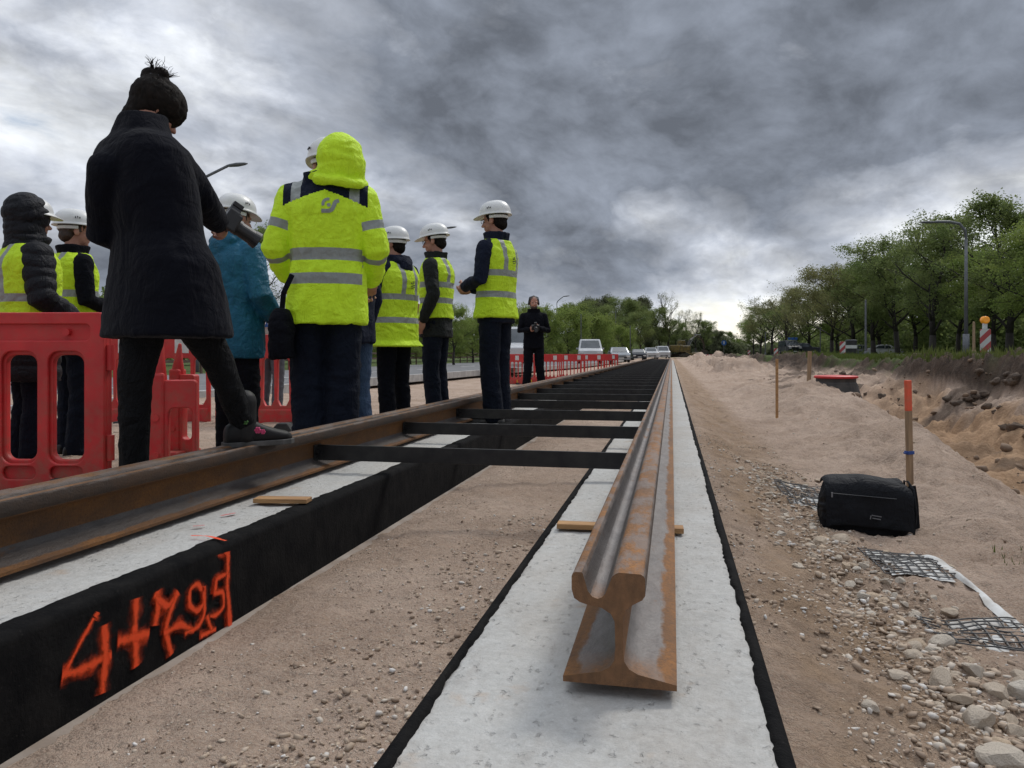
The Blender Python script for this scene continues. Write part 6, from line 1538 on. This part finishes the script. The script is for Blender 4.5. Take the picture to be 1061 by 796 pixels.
# guard rail on the far side of left road
M['wood_dark'] = simple('brown_fence', (.12, .08, .055), (.08, .055, .04), 5, .85)
root = empty('guard_rail', (-19.6, 10, -.2), 0, 'long low brown rail fence beyond the left road', 'fence'); g = Geo()
for z in (.45, .8): g.box((0, 50, z), (.06, 110, .12))
g.build('rails', M['wood_dark'], root, bevel=.005)
for k in range(0, 45): g = Geo(); g.box((.07, k*2.5-4, .4), (.09, .09, 1.05)); g.build('post', M['wood_dark'], root)

# ------------------------------------------------------------------ vehicles
def paint(name, c, metal=.2):
    m = simple(name, c, tuple(x*.8 for x in c), 1.5, .28, metal=metal, bump=0); return m
M['car_white'] = paint('white_car_paint', (.55, .56, .57), 0); M['car_silver'] = paint('silver_car_paint', (.30, .32, .34), .5); M['car_dark'] = paint('dark_car_paint', (.012, .016, .024)); M['car_glass'] = simple('car_glass', (.02, .03, .035), (.05, .06, .07), 2, .06, bump=0, spec=.8)
M['tyre'] = simple('tyre', (.015, .015, .015), None, 20, .85); M['rim'] = simple('rim', (.30, .30, .31), None, 20, .35, metal=.7, bump=0); M['lens_w'] = simple('headlight', (.7, .7, .68), None, 20, .1, bump=0); M['lens_r'] = simple('tail_light', (.4, .01, .01), None, 20, .15, bump=0); M['plate'] = simple('number_plate', (.6, .6, .58), None, 20, .5, bump=0)
def vehicle(kind, paintm, label, loc, rz, cat='car'):
    root = empty('parked_'+('van' if kind == 'van' else 'car'), loc, rz, label, cat)
    if kind == 'van': L, Wd, H = 4.9, 1.92, 2.0; prof = [(-2.45, .45), (-2.45, 1.05), (-2.30, 1.15), (-1.65, 1.25), (-.95, 1.93), (-.6, 2.0), (2.25, 1.98), (2.42, 1.8), (2.45, .45)]; belt = 1.15; ws = ((-1.60, 1.29), (-1.00, 1.87)); wins = [((-1.35, 1.2), (-.85, 1.75), (-.1, 1.78), (-.1, 1.2)), ((0, 1.2), (0, 1.78), (1.0, 1.78), (1.0, 1.2)), ((1.1, 1.2), (1.1, 1.78), (2.1, 1.76), (2.2, 1.2))]; wx = (-1.55, 1.45); wr = .33
    elif kind == 'suv': L, Wd, H = 4.6, 1.86, 1.72; prof = [(-2.3, .45), (-2.3, .95), (-2.15, 1.05), (-1.15, 1.14), (-.55, 1.64), (-.2, 1.70), (1.6, 1.68), (2.15, 1.15), (2.3, 1.0), (2.3, .45)]; belt = 1.1; ws = ((-1.10, 1.17), (-.58, 1.61)); wins = [((-.95, 1.14), (-.45, 1.58), (.15, 1.62), (.15, 1.14)), ((.24, 1.14), (.24, 1.62), (1.1, 1.60), (1.2, 1.14)), ((1.28, 1.14), (1.2, 1.60), (1.55, 1.58), (1.95, 1.16))]; wx = (-1.42, 1.42); wr = .35
    else: L, Wd, H = 4.4, 1.78, 1.46; prof = [(-2.2, .38), (-2.2, .72), (-2.05, .86), (-1.1, .97), (-.4, 1.40), (0, 1.45), (.9, 1.42), (1.65, 1.05), (2.15, .98), (2.2, .38)]; belt = .95; ws = ((-1.03, 1.0), (-.44, 1.37)); wins = [((-.85, .99), (-.3, 1.34), (.1, 1.37), (.1, .98)), ((.18, .98), (.18, 1.37), (.85, 1.34), (1.3, 1.02))]; wx = (-1.38, 1.35); wr = .31
    n = len(prof); under = [(x, z) for x, z in prof]; arch = []
    # lower edge with wheel arches, rear to front
    low = []
    for cx in (wx[1], wx[0]):
        for a in range(0, 181, 30): low.append((cx+(wr+.06)*math.cos(R(a)), .28+(wr+.06)*math.sin(R(a))*.95))
    low = [(prof[-1][0], .26)]+low+[(prof[0][0], .26)]
    outline = prof+low; g = Geo(); rr = []
    for y_, k in ((-Wd/2, 0), (-Wd/2+.12, 1), (Wd/2-.12, 1), (Wd/2, 0)):
        r_ = []
        for x, z in outline:
            t = max(0, (z-belt)/(H-belt)); yy = math.copysign(abs(y_)-.16*t, y_) ; q = .985 if not k else 1
            r_.append(Vector((yy, x*q, z-(0 if k else .02*(z > .9)))))
        rr.append(r_)
    g.loft(rr, cap=True); g.build('body', paintm, root, bevel=.03)
    def yside(z): t = max(0, (z-belt)/(H-belt)); return Wd/2-.16*t
    for sgn in (-1, 1):
        for w_ in wins:
            g = Geo(); v = [Vector((sgn*(yside(z)+.012), x*.985, z-.02)) for x, z in w_]; v2 = [q-Vector((sgn*.03, 0, 0)) for q in v]; g.loft([v2, v]); g.build('side_window', M['car_glass'], root)
        g = Geo(); g.box((sgn*(Wd/2+.08), wins[0][0][0]+.25, belt+.08), (.16, .10, .13)); g.build('mirror', paintm, root, bevel=.02)
        for cx in wx:
            g = Geo(); g.cyl((sgn*(Wd/2-.22), cx, wr), (sgn*(Wd/2-.01), cx, wr), wr, seg=24); wh = g.build('wheel', M['tyre'], root, bevel=.02)
            g = Geo(); g.cyl((sgn*(Wd/2-.03), cx, wr), (sgn*(Wd/2+.005), cx, wr), wr*.62, wr*.58, seg=20); g.build('rim', M['rim'], wh)
        g = Geo(); g.box((sgn*(Wd/2-.26), prof[0][0]-.005, prof[1][1]-.14), (.36, .05, .15)); g.build('headlight', M['lens_w'], root, bevel=.02)
        g = Geo(); g.box((sgn*(Wd/2-.16), prof[-1][0]+.005, .85), (.20, .04, .28)); g.build('tail_light', M['lens_r'], root, bevel=.02)
    for (a, b2, sg) in ((ws[0], ws[1], -1),):
        g = Geo(); d_ = Vector((0, -.02, .02)); w0, w1 = Wd/2-.17, Wd/2-.28; v = [Vector((-w0, a[0], a[1]))+d_, Vector((w0, a[0], a[1]))+d_, Vector((w1, b2[0], b2[1]))+d_, Vector((-w1, b2[0], b2[1]))+d_]; g.loft([[q-d_*1.5 for q in v], v]); g.build('windscreen', M['car_glass'], root)
    rb = prof[-3] if kind != 'van' else (2.42, 1.8)
    g = Geo(); g.box((0, prof[-1][0]+.004 if kind == 'van' else (prof[-4][0]+prof[-3][0])/2+.03, (belt+H)/2), (Wd-.5, .03, (H-belt)*.55), rot=(0, 0, 0) if kind == 'van' else (R(-48), 0, 0)); g.build('rear_window', M['car_glass'], root)
    g = Geo(); g.box((0, prof[0][0]-.02, .48), (Wd*.6, .06, .16)); g.build('grille', M['black_plastic'], root, bevel=.01); g = Geo(); g.box((0, prof[0][0]-.06, .42), (.5, .02, .11)); g.build('number_plate', M['plate'], root)
    return root
def vloc(px, d, z=None): p = W(px, HY, d); return (p.x, p.y, (-.24 if p.x < 0 else .5) if z is None else z)
vehicle('van', M['car_white'], 'white van coming toward the viewer behind the distant red barriers', vloc(611, 62), R(8), 'van')
vehicle('car', M['car_silver'], 'silver car right behind the white van', vloc(641, 72), R(10)); vehicle('car', M['car_dark'], 'dark car further back, right of the silver car', vloc(661, 98), R(8))
vehicle('van', M['car_white'], 'distant white van nearest the excavator', vloc(686, 118, -.2), R(8), 'van'); vehicle('suv', M['car_white'], 'distant white off-road car left of the excavator', vloc(674, 112, -.2), R(8))
vehicle('van', M['car_white'], 'white van mostly hidden between the man on the beam and the bearded man', vloc(537, 34), R(10), 'van')
vehicle('van', M['car_dark'], 'dark van with a blue roof board on the right road', vloc(818, 108), R(10), 'van'); vehicle('suv', M['car_dark'], 'dark car parked right of the dark van', vloc(833, 112), R(80))
p_ = vloc(819, 107); g = Geo()
for k in range(3): g.box((-.45+.45*k, 0, 0), (.38, .1, .34))
o = g.build('roof_board', M['blue_print'], bevel=.02); o.location = (p_[0], p_[1]-2, p_[2]+2.2); tag(o, 'blue roof board in three blocks on top of the dark van', 'light bar')
vehicle('car', M['car_white'], 'small white car parked beyond the trees on the right', vloc(919, 95, .3), R(70)); vehicle('suv', M['car_silver'], 'pale car parked behind the trunks left of the white car', vloc(895, 110, .2), R(80))
# excavator
M['exc'] = simple('excavator_yellow', (.17, .12, .02), (.05, .04, .02), 3, .5); M['exc_dark'] = simple('excavator_black', (.02, .02, .018), (.045, .035, .02), 3, .6)
def excavator():
    p = W(707, HY, 118); root = empty('excavator', (p.x, p.y, -.1), PSI-R(52), 'yellow and black excavator at the far end of the track', 'excavator')
    for sx in (-1, 1):
        g = Geo(); rr = [Vector((0, y_, z_)) for y_, z_ in ((-1.5, .15), (-1.75, .42), (-1.5, .72), (1.5, .72), (1.75, .42), (1.5, .15))]; g.loft([[q+Vector((sx*.75, 0, 0)) for q in rr], [q+Vector((sx*1.25, 0, 0)) for q in rr]]); t = g.build('track', M['exc_dark'], root, bevel=.05)
        g = Geo()
        for k in range(5): g.cyl((sx*1.22, -1.3+.65*k, .42), (sx*1.28, -1.3+.65*k, .42), .2, seg=14)
        g.build('roller', M['exc_dark'], t)
    g = Geo(); g.cyl((0, 0, .7), (0, 0, .95), .6, seg=20); g.build('turntable', M['exc_dark'], root)
    g = Geo(); g.box((.15, -.7, 1.45), (2.2, 2.4, 1.0)); g.box((.15, -1.7, 1.5), (2.3, .5, 1.1)); g.build('engine_housing', M['exc'], root, bevel=.1)
    g = Geo(); g.box((-.7, .65, 1.95), (.9, 1.3, 1.7), taper=(.9, .75)); cb = g.build('cab', M['exc'], root, bevel=.06)
    g = Geo(); g.box((-.7, 1.25, 2.1), (.7, .1, 1.0)); g.box((-1.14, .65, 2.15), (.06, .9, .9)); g.build('window', M['car_glass'], cb)
    def arm(name, pts, w, mat): 
        g = Geo(); g.tube([Vector(q) for q in pts], [(w*.5, w) for _ in pts], 4, up=(1, 0, 0)); return g.build(name, mat, root)
    arm('boom', [(.2, .5, 1.3), (.2, 1.6, 2.9), (.2, 3.0, 3.6), (.2, 4.6, 3.1)], .24, M['exc_dark']); arm('stick', [(.2, 4.2, 3.5), (.2, 5.0, 2.4), (.2, 5.3, 1.2)], .18, M['exc_dark'])
    g = Geo(); g.tube([(.2, 1.0, 1.5), (.2, 2.4, 3.1)], .06, 8); g.tube([(.2, 2.6, 3.8), (.2, 4.3, 3.7)], .06, 8); g.build('hydraulic_ram', M['rim'], root)
    g = Geo(); v = [Vector((0, y_, z_)) for y_, z_ in ((5.1, 1.3), (5.5, 1.1), (5.6, .5), (5.1, .2), (4.6, .45), (4.9, .6), (5.15, .8))]; g.loft([[q+Vector((-.35, 0, 0)) for q in v], [q+Vector((.75, 0, 0)) for q in v]]); g.build('bucket', M['exc_dark'], root)
excavator()
p_ = W(722, HY, 84); g = Geo(); 
root = empty('mini_excavator', (p_.x, p_.y, -.05), PSI, 'small yellow machine body right of the excavator', 'machine'); g.box((0, 0, .5), (1.2, 1.2, .6), taper=(.8, .8)); g.build('housing', M['exc'], root, bevel=.08)
g = Geo(); g.box((.55, 0, .2), (.35, 1.9, .4)); g.box((-.55, 0, .2), (.35, 1.9, .4)); g.build('track', M['exc_dark'], root, bevel=.08); g = Geo(); g.box((-.9, -.3, .7), (.9, .1, .1), rot=(0, .4, 0)); g.build('blade_arm', M['exc'], root)
# ------------------------------------------------------------------ fine print
for o in bpy.data.objects:
    if o.type == 'MESH' and o.users_collection and len(o.data.materials) == 0: o.data.materials.append(M['galv'])
